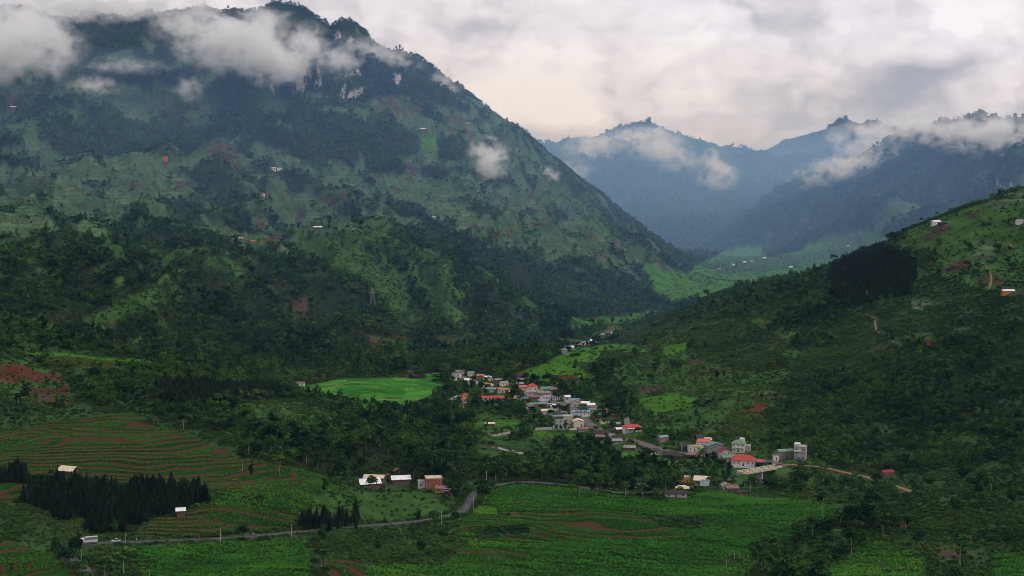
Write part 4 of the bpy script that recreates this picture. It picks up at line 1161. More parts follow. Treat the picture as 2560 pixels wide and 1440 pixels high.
H(2552, 560, 9, 6, 3, 0, 'gable', 'grey', 'white', 2, 1, "grey farmhouse beside the dark trees on the hillside", name="farmhouse")
for k_, (px, py) in enumerate(((1833, 664), (1862, 657), (1880, 654), (1798, 675), (1912, 647), (1978, 670), (2122, 616))):
    H(px, py, 9, 6, 3.2, random.uniform(-20, 20), 'gable', ('white', 'white', 'grey', 'pinkred')[k_ % 4], 'white', 2, 1,
      ("small white farmhouse with a white roof on the distant valley floor", "small white farmhouse with a white roof on the distant valley floor",
       "small white farmhouse with a grey roof on the distant valley floor", "small white farmhouse with a pink roof on the distant valley floor")[k_ % 4],
      name="farmhouse", dmin=2900, group="farmhouses on the distant valley floor")

# packed small houses along both sides of the village street
_combo = [(r, w) for r in ('grey', 'rust', 'teal', 'white', 'thatch', 'bluegrey') for w in ('white', 'stone', 'wood', 'cream')]
random.Random(3).shuffle(_combo)
_names = dict(grey="grey", rust="rusty", teal="teal", cream="cream", red="red", white="white sheet", thatch="dark thatched", orange="orange", bluegrey="slate-blue")
_rd = random.Random(11)
_n = 0
for _i in range(26, len(ROAD_B) - 4, 13):
    for _s in (-1, 1):
        if _n >= 20: break
        _q = ROAD_B[_i]; _t = ROAD_B[_i + 1] - ROAD_B[_i - 1]
        _l = math.hypot(_t[0], _t[1]); _nx, _ny = -_t[1] / _l * _s, _t[0] / _l * _s
        _off = 10 + _rd.random() * 7
        _x, _y = _q[0] + _nx * _off, _q[1] + _ny * _off
        if any(math.hypot(_x - k[0], _y - k[1]) < min(k[2], 9) + 1.0 for k in KEEPOUT): continue
        _px, _py = (float(v[0]) for v in project(np.array([_x]), np.array([_y]), zat(_x, _y)))
        r_, w_ = _combo[_n]
        house(_px, _py, _rd.uniform(6, 9), _rd.uniform(5, 6.5), _rd.uniform(2.6, 3.6), math.degrees(math.atan2(_t[1], _t[0])) % 90 - (90 if math.degrees(math.atan2(_t[1], _t[0])) % 90 > 45 else 0), _rd.choice(('gable', 'gable', 'shed')), r_, w_, 2, 1,
              "small %s house with a %s roof close beside the village street" % ({'white': 'whitewashed', 'stone': 'stone', 'wood': 'wooden', 'cream': 'cream-walled'}[w_], _names[r_]))
        _n += 1
# ----------------------------------------------------------------------------
# road surfaces, paths, river, bridge, walls
# ----------------------------------------------------------------------------
def strip(name, line, half, m, lift=0.10, kind="structure", skirt=0.5, wob=0.0):
    d = np.gradient(line[:, :2], axis=0)
    d /= np.maximum(np.linalg.norm(d, axis=1), 1e-6)[:, None]
    n = np.stack([-d[:, 1], d[:, 0]], 1)
    hw = half * (1 + wob * np.sin(np.arange(len(line)) * 0.9) * np.cos(np.arange(len(line)) * 0.37))
    L = line[:, :2] + n * hw[:, None]; Rr = line[:, :2] - n * hw[:, None]
    z = np.maximum(line[:, 2], np.maximum(zat(line[:, 0], line[:, 1]), np.maximum(zat(L[:, 0], L[:, 1]), zat(Rr[:, 0], Rr[:, 1]))) - 0.25) + lift
    k = np.ones(5) / 5; z = np.convolve(np.pad(z, 2, mode='edge'), k, mode='valid')
    rows = np.stack([np.c_[L, z - skirt], np.c_[L, z], np.c_[line[:, :2], z + 0.05], np.c_[Rr, z], np.c_[Rr, z - skirt]], 1)
    v = rows.reshape(-1, 3)
    f = []
    for i in range(len(line) - 1):
        for c in range(4):
            a = i * 5 + c
            f.append((a, a + 1, a + 6, a + 5))
    me = np_mesh(name, v, np.array(f), m, smooth=False)
    return tag(link(bpy.data.objects.new(name, me)), kind=kind)


M_ASPHALT = mat("asphalt", (0.058, 0.058, 0.061), 0.75, 0.3, 0.25, spec=0.35)
M_STREET = mat("street", (0.115, 0.108, 0.105), 0.8, 0.35, 0.25, spec=0.3)
M_DIRT = mat("dirt_road", (0.20, 0.135, 0.085), 0.95, 0.3, 0.3)
M_PATH = mat("footpath", (0.19, 0.105, 0.062), 0.95, 0.3, 0.4)
M_CURB = mat("roadside_edge", (0.20, 0.15, 0.11), 0.9, 0.4, 0.4)
_pp = ground(1245, 1114)
for _a in range(-2, 4):
    for _b in range(0, 5): KEEPOUT.append((_pp.x + _a * 7, _pp.y - _b * 9 + 2, 7.5))
strip("road", ROAD_A, 2.4, M_ASPHALT, 0.12)
strip("street", ROAD_B, 3.6, M_STREET, 0.12)
strip("dirt_road", ROAD_C, 2.2, M_DIRT, 0.12, wob=0.15)
for p in PATHS:
    strip("footpath", p, 1.0, M_PATH, 0.12, wob=0.3)
for side in (-1, 1):
    d_ = np.gradient(ROAD_B[:, :2], axis=0); d_ /= np.linalg.norm(d_, axis=1)[:, None]
    off = ROAD_B.copy(); off[:, :2] += side * 4.15 * np.stack([-d_[:, 1], d_[:, 0]], 1)
    strip("kerb", off[8:], 0.5, M_CURB, 0.24)

M_WATER = bpy.data.materials.new("river_water"); M_WATER.use_nodes = True
nt = M_WATER.node_tree; b_ = nt.nodes["Principled BSDF"]
b_.inputs['Base Color'].default_value = (0.05, 0.045, 0.035, 1); b_.inputs['Roughness'].default_value = 0.06; b_.inputs['IOR'].default_value = 1.33
b_.inputs['Specular IOR Level'].default_value = 0.9
nz = nt.nodes.new("ShaderNodeTexNoise"); nz.inputs['Scale'].default_value = 0.8
bp = nt.nodes.new("ShaderNodeBump"); bp.inputs['Strength'].default_value = 0.08
nt.links.new(nz.outputs['Fac'], bp.inputs['Height']); nt.links.new(bp.outputs[0], b_.inputs['Normal'])
rv = RIVER.copy(); rv[:, 2] -= 1.15
d_ = np.gradient(rv[:, :2], axis=0); d_ /= np.linalg.norm(d_, axis=1)[:, None]; n_ = np.stack([-d_[:, 1], d_[:, 0]], 1)
v_ = np.stack([np.c_[rv[:, :2] + n_ * 5.6, rv[:, 2]], np.c_[rv[:, :2] - n_ * 5.6, rv[:, 2]]], 1).reshape(-1, 3)
f_ = np.array([(2 * i, 2 * i + 1, 2 * i + 3, 2 * i + 2) for i in range(len(rv) - 1)])
tag(link(bpy.data.objects.new("river", np_mesh("river", v_, f_, M_WATER))), kind="structure")
# gravel bank at the end of the street
gp = ground(1146, 930)
g_ = MB()
ring = [(gp.x + a * 9, gp.y + b * 16) for a, b in ((-1, -.6), (-.2, -1), (.8, -.8), (1.1, .1), (.6, .9), (-.3, 1), (-1.1, .4))]
g_.v = [(x, y, float(zat(x, y)[0]) + 0.12) for x, y in ring]; g_.f = [tuple(range(7))]
tag(g_.build("gravel_bank", mat("gravel_bank", (0.42, 0.36, 0.33), 0.95, 0.3, 0.3)), kind="structure")

# bridge ------------------------------------------------------------------------
bv = BR1 - BR0; blen = math.hypot(bv.x, bv.y); byaw = math.atan2(bv.y, bv.x)
br = empty("bridge", (BR0.x, BR0.y, BR0.z), byaw, "concrete road bridge with cream balustrades over the river", "bridge")
M_BAL = mat("balustrade", (0.70, 0.62, 0.46), 0.9, 0.2, 0.5)
MB().box(-1, blen + 1, -3.4, 3.4, -0.9, -0.02).build("deck", M_CONC, br)
MB().box(-1, blen + 1, -2.7, 2.7, -0.015, 0.05).build("roadway", M_STREET, br)
for s in (-1, 1):
    MB().box(-.5, blen + .5, s * 3.2 - .15, s * 3.2 + .15, 0.85, 1.15).build("handrail", M_BAL, br)
    MB().box(-.5, blen + .5, s * 3.2 - .15, s * 3.2 + .15, 0.0, 0.22).build("plinth", M_BAL, br)
bal = MB().box(-.2, .2, -.2, .2, 0.23, 1.5).mesh("baluster", M_BAL)
nb = int(blen / 1.6)
for s in (-1, 1):
    for k in range(nb + 1):
        o_ = link(bpy.data.objects.new("baluster", bal), br); o_.location = (k * blen / nb, s * 3.2, 0)
MB().box(-.8, 1.2, -3.2, 3.2, -8, -.91).build("abutment", M_CONC, br)
MB().box(blen - 1.2, blen + .8, -3.2, 3.2, -8, -.91).build("abutment", M_CONC, br)
MB().box(blen * .5 - .6, blen * .5 + .6, -2.6, 2.6, -9, -.91).build("pier", M_CONC, br)
for k in range(6):
    KEEPOUT.append((BR0.x + bv.x * k / 5, BR0.y + bv.y * k / 5, 7.0))
    KEEPOUT.append((BR0.x + bv.x * k / 5 + 1, BR0.y + bv.y * k / 5 - 10, 6.0))
    KEEPOUT.append((BR0.x + bv.x * k / 5 + 1, BR0.y + bv.y * k / 5 - 20, 5.0))


# field walls ---------------------------------------------------------------------
def field_wall(txt, h, t, m, label):
    pts = [ground(*map(float, q.split(","))) for q in txt.split()]
    e = empty("boundary_wall", pts[0], 0, label, "wall")
    for a, b in zip(pts[:-1], pts[1:]):
        v = b - a; L = math.hypot(v.x, v.y); n = max(1, int(L / 6)); yaw = math.atan2(v.y, v.x)
        for k in range(n):
            p = a + v * ((k + .5) / n)
            z = float(zat(p.x, p.y)[0])
            o = MB().box(-L / n / 2 - .05, L / n / 2 + .05, -t / 2, t / 2, -1.2, h + (k % 2) * .06).build("wall_panel", m, e)
            o.location = (p.x - pts[0].x, p.y - pts[0].y, z - pts[0].z); o.rotation_euler = (0, 0, yaw)
            KEEPOUT.append((p.x, p.y, 2.5)); KEEPOUT.append((p.x, p.y - 4, 2.2))


field_wall("1217,1086 1231,1092 1283,1082", 1.6, .5, M_CONC, "low concrete wall turning a corner beside the big leafy tree")
field_wall("1338,1076 1380,1074 1420,1074", 2.2, .6, M_CONC, "long concrete wall in front of the bare concrete block")
field_wall("1424,1076 1470,1071", 1.6, .4, WALL['white'], "whitewashed garden wall below the beige storehouse")
# ----------------------------------------------------------------------------
# poles, billboard, flag, pylon, vehicles
# ----------------------------------------------------------------------------
M_POLE = mat("pole_concrete", (0.42, 0.40, 0.36), 0.9, 0.15, 0.8)
M_WOODPOLE = mat("pole_wood", (0.16, 0.12, 0.09), 0.95, 0.3, 0.8)
M_INS = mat("insulator", (0.25, 0.22, 0.2), 0.5, 0.1)
M_DARKMETAL = mat("dark_metal", (0.06, 0.06, 0.065), 0.6, 0.2)


def pole(px, py, h, label, m=None, group=None):
    p = ground(px, py)
    e = empty("utility_pole", p, random.uniform(-.2, .2), label, "pole", group)
    MB().tube((0, 0, -1), (0, 0, h), .16, .10, 8).build("mast", m or M_POLE, e)
    MB().box(-.9, .9, -.06, .06, h - .7, h - .55).build("crossarm", M_DARKMETAL, e)
    for x in (-.75, 0, .75):
        MB().tube((x, 0, h - .54), (x, 0, h - .28), .06, .04, 6).build("insulator", M_INS, e)
    for s in (2, 5): KEEPOUT.append((p.x, p.y - s, 2.0))


ROADPOLE = "pale concrete pole standing beside the grey road"
for px, py in ((203, 1397), (313, 1363), (551, 1354), (729, 1342)):
    pole(px, py, 6.5, "pale concrete pole along the straight grey road with the trucks", group="poles along the straight grey road")
pole(1104, 1309, 7.0, "pale concrete pole below the red bank of the road bend")
pole(1183, 1277, 8.0, "pale concrete pole on the outer side of the sharp road bend")
pole(979, 1246, 8.5, "dark pole with a white band on the grass in front of the lone barn", M_WOODPOLE)
pole(965, 1237, 8.0, "pale pole on the grass between the barns")
pole(1216, 1207, 7.5, "white pole at the corner of the maize field under the dark trees")
pole(1408, 1026, 8.5, "tall pale pole at the street corner behind the concrete block")
pole(1761, 1162, 9.0, "pale pole rising in front of the stone warehouse")
pole(1704, 1128, 7.0, "white pole beside the black-roofed hut on the street")
pole(2351, 1432, 8.5, "old wooden pole on the bushy slope beside the red soil", M_WOODPOLE)
for px, py in ((1817, 1418), (1848, 1402), (1836, 1396)):
    pole(px, py, 3.6, "thin pale pole among the bushes at the edge of the maize", group="thin poles in the bushes by the maize")
pole(1998, 1162, 8.0, "pale pole on the dirt road beside the concrete house")

p = ground(1762, 1222)
e_ = empty("billboard", p, math.radians(-6), "white billboard with a blue header on the edge of the maize field", "billboard")
M_BBW = mat("billboard_white", (0.66, 0.70, 0.74), 0.6, 0.06, 1.5); M_BBB = mat("billboard_blue", (0.06, 0.15, 0.42), 0.6, 0.1); M_BBL = mat("billboard_pale", (0.38, 0.50, 0.62), 0.6, 0.3, 2.0)
pa = MB().box(-2.9, 2.9, -.1, .1, 1.8, 6.2).build("panel", M_BBW, e_)
MB().box(-2.8, 2.8, -.125, -.105, 5.6, 6.1).build("header", M_BBB, pa)
for x0, x1, z0, z1 in ((-2.4, -0.6, 4.1, 5.2), (-0.2, 2.3, 4.5, 5.2), (-2.3, 1.0, 3.0, 3.7), (1.3, 2.4, 2.3, 4.1), (-2.0, 0.6, 2.2, 2.6)):
    MB().box(x0, x1, -.122, -.104, z0, z1).build("picture_block", M_BBL, pa)
for x in (-2.2, 2.2): MB().box(x - .12, x + .12, .11, .35, -1, 6.0).build("post", M_DARKMETAL, e_)
for s in (3, 7, 11): KEEPOUT.append((p.x, p.y - s, 4.5))

p = ground(1209, 1006)
e_ = empty("flagpole", p, 0, "flagpole with a red flag in front of the long white school", "flagpole")
MB().tube((0, 0, -.5), (0, 0, 9.5), .09, .05, 6).build("mast", M_POLE, e_)
fl = MB()
for k in range(5):
    x0, x1 = -.05 - k * .42, -.05 - (k + 1) * .42
    fl.face((x0, .12 * math.sin(k * 1.3), 9.3 - k * .12), (x1, .12 * math.sin((k + 1) * 1.3), 9.2 - k * .14), (x1, .12 * math.sin((k + 1) * 1.3), 7.6 - k * .14), (x0, .12 * math.sin(k * 1.3), 7.7 - k * .12))
fl.build("flag", mat("flag_red", (0.62, 0.03, 0.02), 0.8, 0.1), e_)

p = ground(932, 764, dmin=1500)
e_ = empty("transmission_tower", p, 0.3, "grey lattice transmission tower on the wooded spur", "tower")
M_LAT = mat("lattice_steel", (0.30, 0.31, 0.33), 0.6, 0.15)
def tw(z): return 3.0 * (1 - z / 30.0) + 0.5
lv = [0, 5, 10, 14, 18, 21, 24]
for sx, sy in ((-1, -1), (1, -1), (1, 1), (-1, 1)):
    MB().tube((sx * tw(-1), sy * tw(-1), -2), (sx * tw(24) * .6, sy * tw(24) * .6, 24), .13, .09, 5).build("leg", M_LAT, e_)
for z0, z1 in zip(lv[:-1], lv[1:]):
    b = MB()
    for k in range(4):
        c = [(-1, -1), (1, -1), (1, 1), (-1, 1)]
        (ax, ay), (bx, by) = c[k], c[(k + 1) % 4]
        w0, w1 = tw(z0), tw(z1) * (1 - .4 * z1 / 24)
        w0 *= (1 - .4 * z0 / 24)
        b.tube((ax * w0, ay * w0, z0), (bx * w1, by * w1, z1), .06, .06, 4); b.tube((bx * w0, by * w0, z0), (ax * w1, ay * w1, z1), .06, .06, 4)
    b.build("bracing", M_LAT, e_)
for z, w in ((18, 5.0), (21, 4.2), (24, 3.2)):
    MB().box(-w, w, -.2, .2, z - .2, z + .2).build("crossarm", M_LAT, e_)
KEEPOUT.append((p.x, p.y, 6))

# vehicles ------------------------------------------------------------------------
M_TYRE = mat("tyre", (0.02, 0.02, 0.02), 0.9, 0.2); M_RIM = mat("rim", (0.35, 0.35, 0.36), 0.4, 0.1)
M_VWHITE = mat("vehicle_white", (0.72, 0.70, 0.68), 0.35, 0.08, spec=0.5); M_VDARK = mat("vehicle_dark", (0.035, 0.035, 0.04), 0.5, 0.2)
M_VSILVER = mat("vehicle_silver", (0.50, 0.50, 0.52), 0.35, 0.1, spec=0.5); M_VGLASS = mat("vehicle_glass", (0.02, 0.022, 0.026), 0.1, 0.1, spec=0.6)
M_LAMP = mat("headlamp", (0.75, 0.72, 0.62), 0.2, 0.05); M_TARPG = mat("cargo_cover", (0.16, 0.17, 0.17), 0.8, 0.3)
M_VRED = mat("vehicle_red", (0.40, 0.04, 0.03), 0.4, 0.1)


def road_spot(line, px):
    """the road point that stands on a photograph column, and the heading there"""
    a = 1280 + F_PX * line[:, 0] / line[:, 1]
    ok = np.arange(len(line)) > 12
    i = int(np.argmin(np.where(ok, np.abs(a - px), 1e9)))
    i0, i1 = max(i - 2, 0), min(i + 2, len(line) - 1)
    d = line[i1] - line[i0]
    return Vector(line[i]) + Vector((0, 0, .32)), math.atan2(d[1], d[0])


def wheel(e, x, y, r, w=.25):
    s = 1 if y > 0 else -1
    t = MB().tube((x, y - w * s, r), (x, y, r), r, r, 14).build("wheel", M_TYRE, e)
    MB().tube((x, y - .02 * s, r), (x, y + .015 * s, r), r * .55, r * .5, 10).build("rim", M_RIM, t)


def truck(px, label, cab, cargo, cover=True):
    p, yaw = road_spot(ROAD_A, px)
    e = empty("truck", p, yaw + math.pi, label, "truck")
    c = MB().prism([(2.3, .7), (4.25, .7), (4.3, 1.7), (4.0, 2.9), (2.3, 3.0)], -1.15, 1.15).build("cab", cab, e)
    MB().face((4.31, -1.0, 1.75), (4.31, 1.0, 1.75), (4.06, .95, 2.75), (4.06, -.95, 2.75)).build("windscreen", M_VGLASS, c)
    for s in (-1, 1):
        MB().box(2.9, 3.8, s * 1.16 - .01, s * 1.16 + .01, 1.75, 2.6).build("side_window", M_VGLASS, c)
        MB().box(4.24, 4.32, s * .85 - .18, s * .85 + .18, .95, 1.2).build("headlight", M_LAMP, c)
    MB().box(4.2, 4.4, -1.15, 1.15, .5, .85).build("bumper", cab, e)
    MB().box(-4.2, 4.0, -.5, .5, .55, .85).build("chassis", M_VDARK, e)
    MB().box(-4.2, 2.15, -1.2, 1.2, .9, 2.1 if cover else 1.9).build("cargo_bed", cargo, e)
    if cover:
        MB().prism([(-4.2, 2.12), (2.15, 2.12), (2.15, 3.2), (2.0, 3.35), (-4.05, 3.35), (-4.2, 3.2)], -1.2, 1.2).build("cargo_cover", M_TARPG, e)
        MB().box(-4.0, 2.0, -1.1, 1.1, 3.36, 3.42).build("cover_top", M_VSILVER, e)
    for x in (3.2, -1.9, -3.1):
        for y in (-1.15, 1.15): wheel(e, x, y, .5)
    for s in (2.5, 5.5, 9): KEEPOUT.append((p.x, p.y - s, 5.5))
    return e


truck(219, "white cab truck with a grey covered load on the road", M_VWHITE, M_VSILVER)
truck(170, "white and red truck with an open dark bed at the road bend", M_VWHITE, M_VDARK, cover=False)

p, yaw = road_spot(ROAD_A, 291)
e_ = empty("car", p, yaw + math.pi, "silver saloon car following the covered truck", "car")
bd = MB().prism([(-2.15, .35), (2.15, .3), (2.2, .7), (1.3, .92), (-1.6, .98), (-2.15, .85)], -.88, .88).build("body", M_VSILVER, e_)
MB().prism([(1.15, .93), (.45, 1.42), (-.9, 1.44), (-1.65, .99)], -.78, .78).build("cabin", M_VGLASS, e_)
MB().prism([(.5, 1.425), (.4, 1.47), (-.85, 1.49), (-.95, 1.445)], -.76, .76).build("roof", M_VSILVER, e_)
for s in (-1, 1):
    MB().box(2.1, 2.2, s * .62 - .16, s * .62 + .16, .55, .72).build("headlight", M_LAMP, e_)
    for x in (-1.35, 1.35): wheel(e_, x, s * .86, .33, .2)
for s in (2.5, 5.5): KEEPOUT.append((p.x, p.y - s, 4))


def rider(px, line, label_m, label_p, shirt, flip=False):
    p, yaw = road_spot(line, px)
    yaw += math.pi if flip else 0
    e = empty("motorbike", p, yaw, label_m, "motorbike")
    for x in (-.65, .65):
        MB().tube((x, -.05, .3), (x, .05, .3), .3, .3, 12).build("wheel", M_TYRE, e)
    MB().prism([(-.75, .45), (.35, .35), (.55, .75), (.3, .85), (-.2, .72), (-.85, .78)], -.14, .14).build("body", M_VRED, e)
    MB().box(-.8, .0, -.13, .13, .76, .86).build("saddle", M_VDARK, e)
    MB().tube((.62, 0, .35), (.42, 0, 1.0), .04, .04, 6).build("fork", M_RIM, e)
    MB().tube((.42, -.34, 1.02), (.42, .34, 1.02), .025, .025, 6).build("handlebar", M_DARKMETAL, e)
    # the person: one skinned body sitting on the saddle
    V = [(-.3, 0, .95), (-.28, 0, 1.2), (-.2, 0, 1.45), (-.17, 0, 1.56), (-.13, 0, 1.72),
         (-.22, .2, 1.42), (.05, .26, 1.2), (.38, .28, 1.06), (-.22, -.2, 1.42), (.05, -.26, 1.2), (.38, -.28, 1.06),
         (-.25, .12, .92), (.15, .2, .86), (.05, .2, .42), (.18, .2, .38), (-.25, -.12, .92), (.15, -.2, .86), (.05, -.2, .42), (.18, -.2, .38)]
    E = [(0, 1), (1, 2), (2, 3), (3, 4), (2, 5), (5, 6), (6, 7), (2, 8), (8, 9), (9, 10), (0, 11), (11, 12), (12, 13), (13, 14), (0, 15), (15, 16), (16, 17), (17, 18)]
    rad = [.15, .15, .15, .06, .11, .07, .055, .04, .07, .055, .04, .1, .08, .06, .05, .1, .08, .06, .05]
    me = bpy.data.meshes.new("person"); me.from_pydata(V, E, [])
    o = link(bpy.data.objects.new("person", me))
    o.location = p; o.rotation_euler = (0, 0, yaw)
    sk = o.modifiers.new("skin", 'SKIN')
    for i, r in enumerate(rad): me.skin_vertices[0].data[i].radius = (r, r)
    me.skin_vertices[0].data[0].use_root = True
    sd = o.modifiers.new("sub", 'SUBSURF'); sd.levels = sd.render_levels = 1
    me.materials.append(shirt)
    tag(o, label_p, "person")
    hm = MB().tube((-.13, 0, 1.66), (-.13, 0, 1.86), .15, .1, 8).build("helmet", M_VDARK, o)
    for s in (2, 4.5): KEEPOUT.append((p.x, p.y - s, 2.5))


SH_W = mat("shirt_white", (0.6, 0.58, 0.55), 0.9, 0.1); SH_R = mat("shirt_red", (0.42, 0.06, 0.05), 0.9, 0.1); SH_D = mat("shirt_dark", (0.04, 0.04, 0.05), 0.9, 0.1)
rider(345, ROAD_A, "motorbike trailing behind the silver saloon car", "person in a pale shirt riding behind the silver car", SH_W, True)
rider(496, ROAD_A, "motorbike just before the second roadside pole", "person in a red jacket riding before the second roadside pole", SH_R, True)
rider(632, ROAD_A, "motorbike between the roadside poles under the terraces", "person in a white shirt riding under the terraces", SH_W)
rider(1176, ROAD_A, "motorbike coming round the sharp road bend", "person in dark clothes riding round the sharp road bend", SH_D)
# ----------------------------------------------------------------------------
# vegetation
# ----------------------------------------------------------------------------
def leaf_mesh(name, lobes, n, size, seed, m, up=0.55, jitter=0.55, lower=-0.35):
    """leaf clumps spread through the lobes of a crown: lobes = [(x,y,z,rx,ry,rz)]"""
    r = np.random.default_rng(seed)
    lob = np.array(lobes)
    wgt = (lob[:, 3] * lob[:, 4]); wgt = wgt / wgt.sum()
    k = r.choice(len(lob), n, p=wgt)
    d = r.normal(size=(n, 3)); d /= np.linalg.norm(d, axis=1)[:, None]
    flip = d[:, 2] < lower
    d[flip, 2] *= -1
    rad = r.uniform(0.62, 1.08, n)[:, None]
    c = lob[k, :3] + d * lob[k, 3:] * rad
    nrm = d + np.array([0, 0, up]) + r.normal(size=(n, 3)) * jitter
    nrm /= np.linalg.norm(nrm, axis=1)[:, None]
    t = np.cross(nrm, r.normal(size=(n, 3))); t /= np.linalg.norm(t, axis=1)[:, None]
    b = np.cross(nrm, t)
    s = size * r.uniform(0.55, 1.35, n)[:, None]; asp = r.uniform(0.55, 1.0, n)[:, None]
    bend = nrm * s * 0.25
    v = np.stack([c - t * s + bend * -1, c - b * s * asp, c + t * s - bend, c + b * s * asp], 1).reshape(-1, 3)
    f = np.arange(4 * n).reshape(n, 4)
    return np_mesh(name, v, f, m, smooth=False)


def crown_lobes(seed, kind):
    r = np.random.default_rng(seed)
    L = []
    if kind == 'round':
        L.append((0, 0, 0.72, 0.34, 0.34, 0.30))
        for k in range(6):
            a = k * 1.047 + r.uniform(-.4, .4); q = r.uniform(.2, .32)
            L.append((q * math.cos(a), q * math.sin(a), r.uniform(.55, .85), r.uniform(.16, .24), r.uniform(.16, .24), r.uniform(.12, .2)))
    elif kind == 'tall':
        for k in range(7):
            z = 0.45 + 0.12 * k; w = 0.26 * (1 - abs(k - 2.5) / 6)
            a = r.uniform(0, 6.28); q = r.uniform(.05, .16)
            L.append((q * math.cos(a), q * math.sin(a), z, w, w, 0.14))
    elif kind == 'layer':
        for k in range(8):
            a = r.uniform(0, 6.28); q = r.uniform(.05, .36)
            L.append((q * math.cos(a), q * math.sin(a), r.uniform(.62, 1.0), r.uniform(.16, .27), r.uniform(.16, .27), r.uniform(.04, .08)))
    elif kind == 'shrub':
        for k in range(5):
            a = r.uniform(0, 6.28); q = r.uniform(.0, .3)
            L.append((q * math.cos(a), q * math.sin(a), r.uniform(.12, .4), r.uniform(.2, .3), r.uniform(.2, .3), r.uniform(.15, .25)))
    elif kind == 'bamboo':
        for k in range(8):
            a = r.uniform(0, 6.28); q = r.uniform(.1, .36)
            L.append((q * math.cos(a), q * math.sin(a), r.uniform(.45, .95), r.uniform(.10, .17), r.uniform(.10, .17), r.uniform(.25, .4)))
    return L


def trunk_mb(kind, seed, base=0.03):
    r = random.Random(seed)
    t = MB()
    p = Vector((0, 0, -0.08)); rad = base
    for k in range(3):
        q = Vector((p.x + r.uniform(-.02, .02), p.y + r.uniform(-.02, .02), p.z + 0.26))
        t.tube(p, q, rad, rad * 0.8, 6, cap=(k == 0)); p, rad = q, rad * 0.8
    for k in range(4):
        a = k * 1.6 + r.uniform(-.3, .3)
        q = p + Vector((math.cos(a) * .2, math.sin(a) * .2, r.uniform(.08, .22)))
        t.tube(p - Vector((0, 0, r.uniform(.0, .16))), q, rad * .6, rad * .2, 5, cap=False)
    return t


def conifer_mesh(name, seed, tiers=9, per=8, m=None):
    r = random.Random(seed)
    v, f = [], []
    for k in range(tiers):
        z = 0.12 + 0.86 * k / tiers; w = 0.17 * (1 - k / tiers) ** 0.8 + 0.015
        for j in range(per):
            a = 6.283 * (j + 0.5 * (k % 2)) / per + r.uniform(-.25, .25); ww = w * r.uniform(.7, 1.25)
            da = 2.6 / per
            zz = z + r.uniform(-.02, .02)
            i = len(v)
            v += [(0, 0, zz + 0.13), (ww * math.cos(a - da) * .6, ww * math.sin(a - da) * .6, zz + .02), (ww * math.cos(a), ww * math.sin(a), zz - .035), (ww * math.cos(a + da) * .6, ww * math.sin(a + da) * .6, zz + .02)]
            f.append((i, i + 1, i + 2, i + 3))
    return np_mesh(name, np.array(v), np.array(f), m, smooth=False)


def crop_mesh(name, seed):
    r = random.Random(seed)
    v, f = [], []
    for j in range(8):
        a = 6.283 * j / 8 + r.uniform(-.4, .4); h = r.uniform(.5, 1.0); o = r.uniform(.3, .55); w = 0.10
        c, s = math.cos(a), math.sin(a); z0 = r.uniform(.0, .35)
        i = len(v)
        for q, z, ww in ((0.03, z0, w * .6), (o * .55, z0 + h * .55, w), (o, z0 + h * .35, w * .3)):
            v += [(c * q - s * ww, s * q + c * ww, z), (c * q + s * ww, s * q - c * ww, z)]
        f += [(i, i + 1, i + 3, i + 2), (i + 2, i + 3, i + 5, i + 4)]
    return np_mesh(name, np.array(v), np.array(f), M_CROP, smooth=False)


def merged(name, me, mb, m2):
    """crown mesh and a trunk in one mesh, two materials (for massed forest)"""
    nv = len(me.vertices)
    v = [tuple(x.co) for x in me.vertices] + list(mb.v)
    f = [tuple(p.vertices) for p in me.polygons] + [tuple(i + nv for i in q) for q in mb.f]
    out = bpy.data.meshes.new(name)
    out.from_pydata(v, [], f)
    out.materials.append(me.materials[0]); out.materials.append(m2)
    out.polygons.foreach_set("material_index", [0] * len(me.polygons) + [1] * len(mb.f))
    return out


KIND = ['round', 'layer', 'tall', 'round', 'layer']
CROWN = [leaf_mesh("tree_crown", crown_lobes(30 + k, KIND[k]), 620, 0.052, 60 + k, M_LEAF, up=(1.1 if KIND[k] == 'layer' else 0.5)) for k in range(5)]
TRUNK = [trunk_mb(KIND[k], 90 + k).mesh("tree_trunk", M_PALEBARK if KIND[k] == 'layer' else M_BARK) for k in range(5)]
NEARP = [merged("near_tree", leaf_mesh("t", crown_lobes(130 + k, KIND[k]), 330, 0.070, 160 + k, M_LEAF, up=(1.1 if KIND[k] == 'layer' else 0.5)), trunk_mb('', 190 + k), M_BARK) for k in range(5)]
FARP = [leaf_mesh("far_tree", crown_lobes(230 + k, ['round', 'layer', 'tall', 'round'][k]), 110, 0.115, 260 + k, M_LEAF) for k in range(4)]
SHRP = [leaf_mesh("shrub", crown_lobes(330 + k, 'shrub'), 150, 0.080, 360 + k, M_SHRUB, up=0.7) for k in range(3)]
CONP = [conifer_mesh("conifer", 430 + k, 9, 8, M_NEEDLE) for k in range(3)]
CRPP = [crop_mesh("crop", 530 + k) for k in range(3)]
CONC = [conifer_mesh("conifer_crown", 630 + k, 13, 11, M_NEEDLE) for k in range(3)]
CONT = MB().tube((0, 0, -0.05), (0, 0, 0.95), 0.016, 0.003, 6).mesh("conifer_trunk", M_BARK)
BAMB = leaf_mesh("bamboo_crown", crown_lobes(77, 'bamboo'), 700, 0.045, 78, M_LEAF, up=0.2)
BLOS = leaf_mesh("blossom_crown", crown_lobes(79, 'round'), 620, 0.05, 80, M_BLOSSOM)


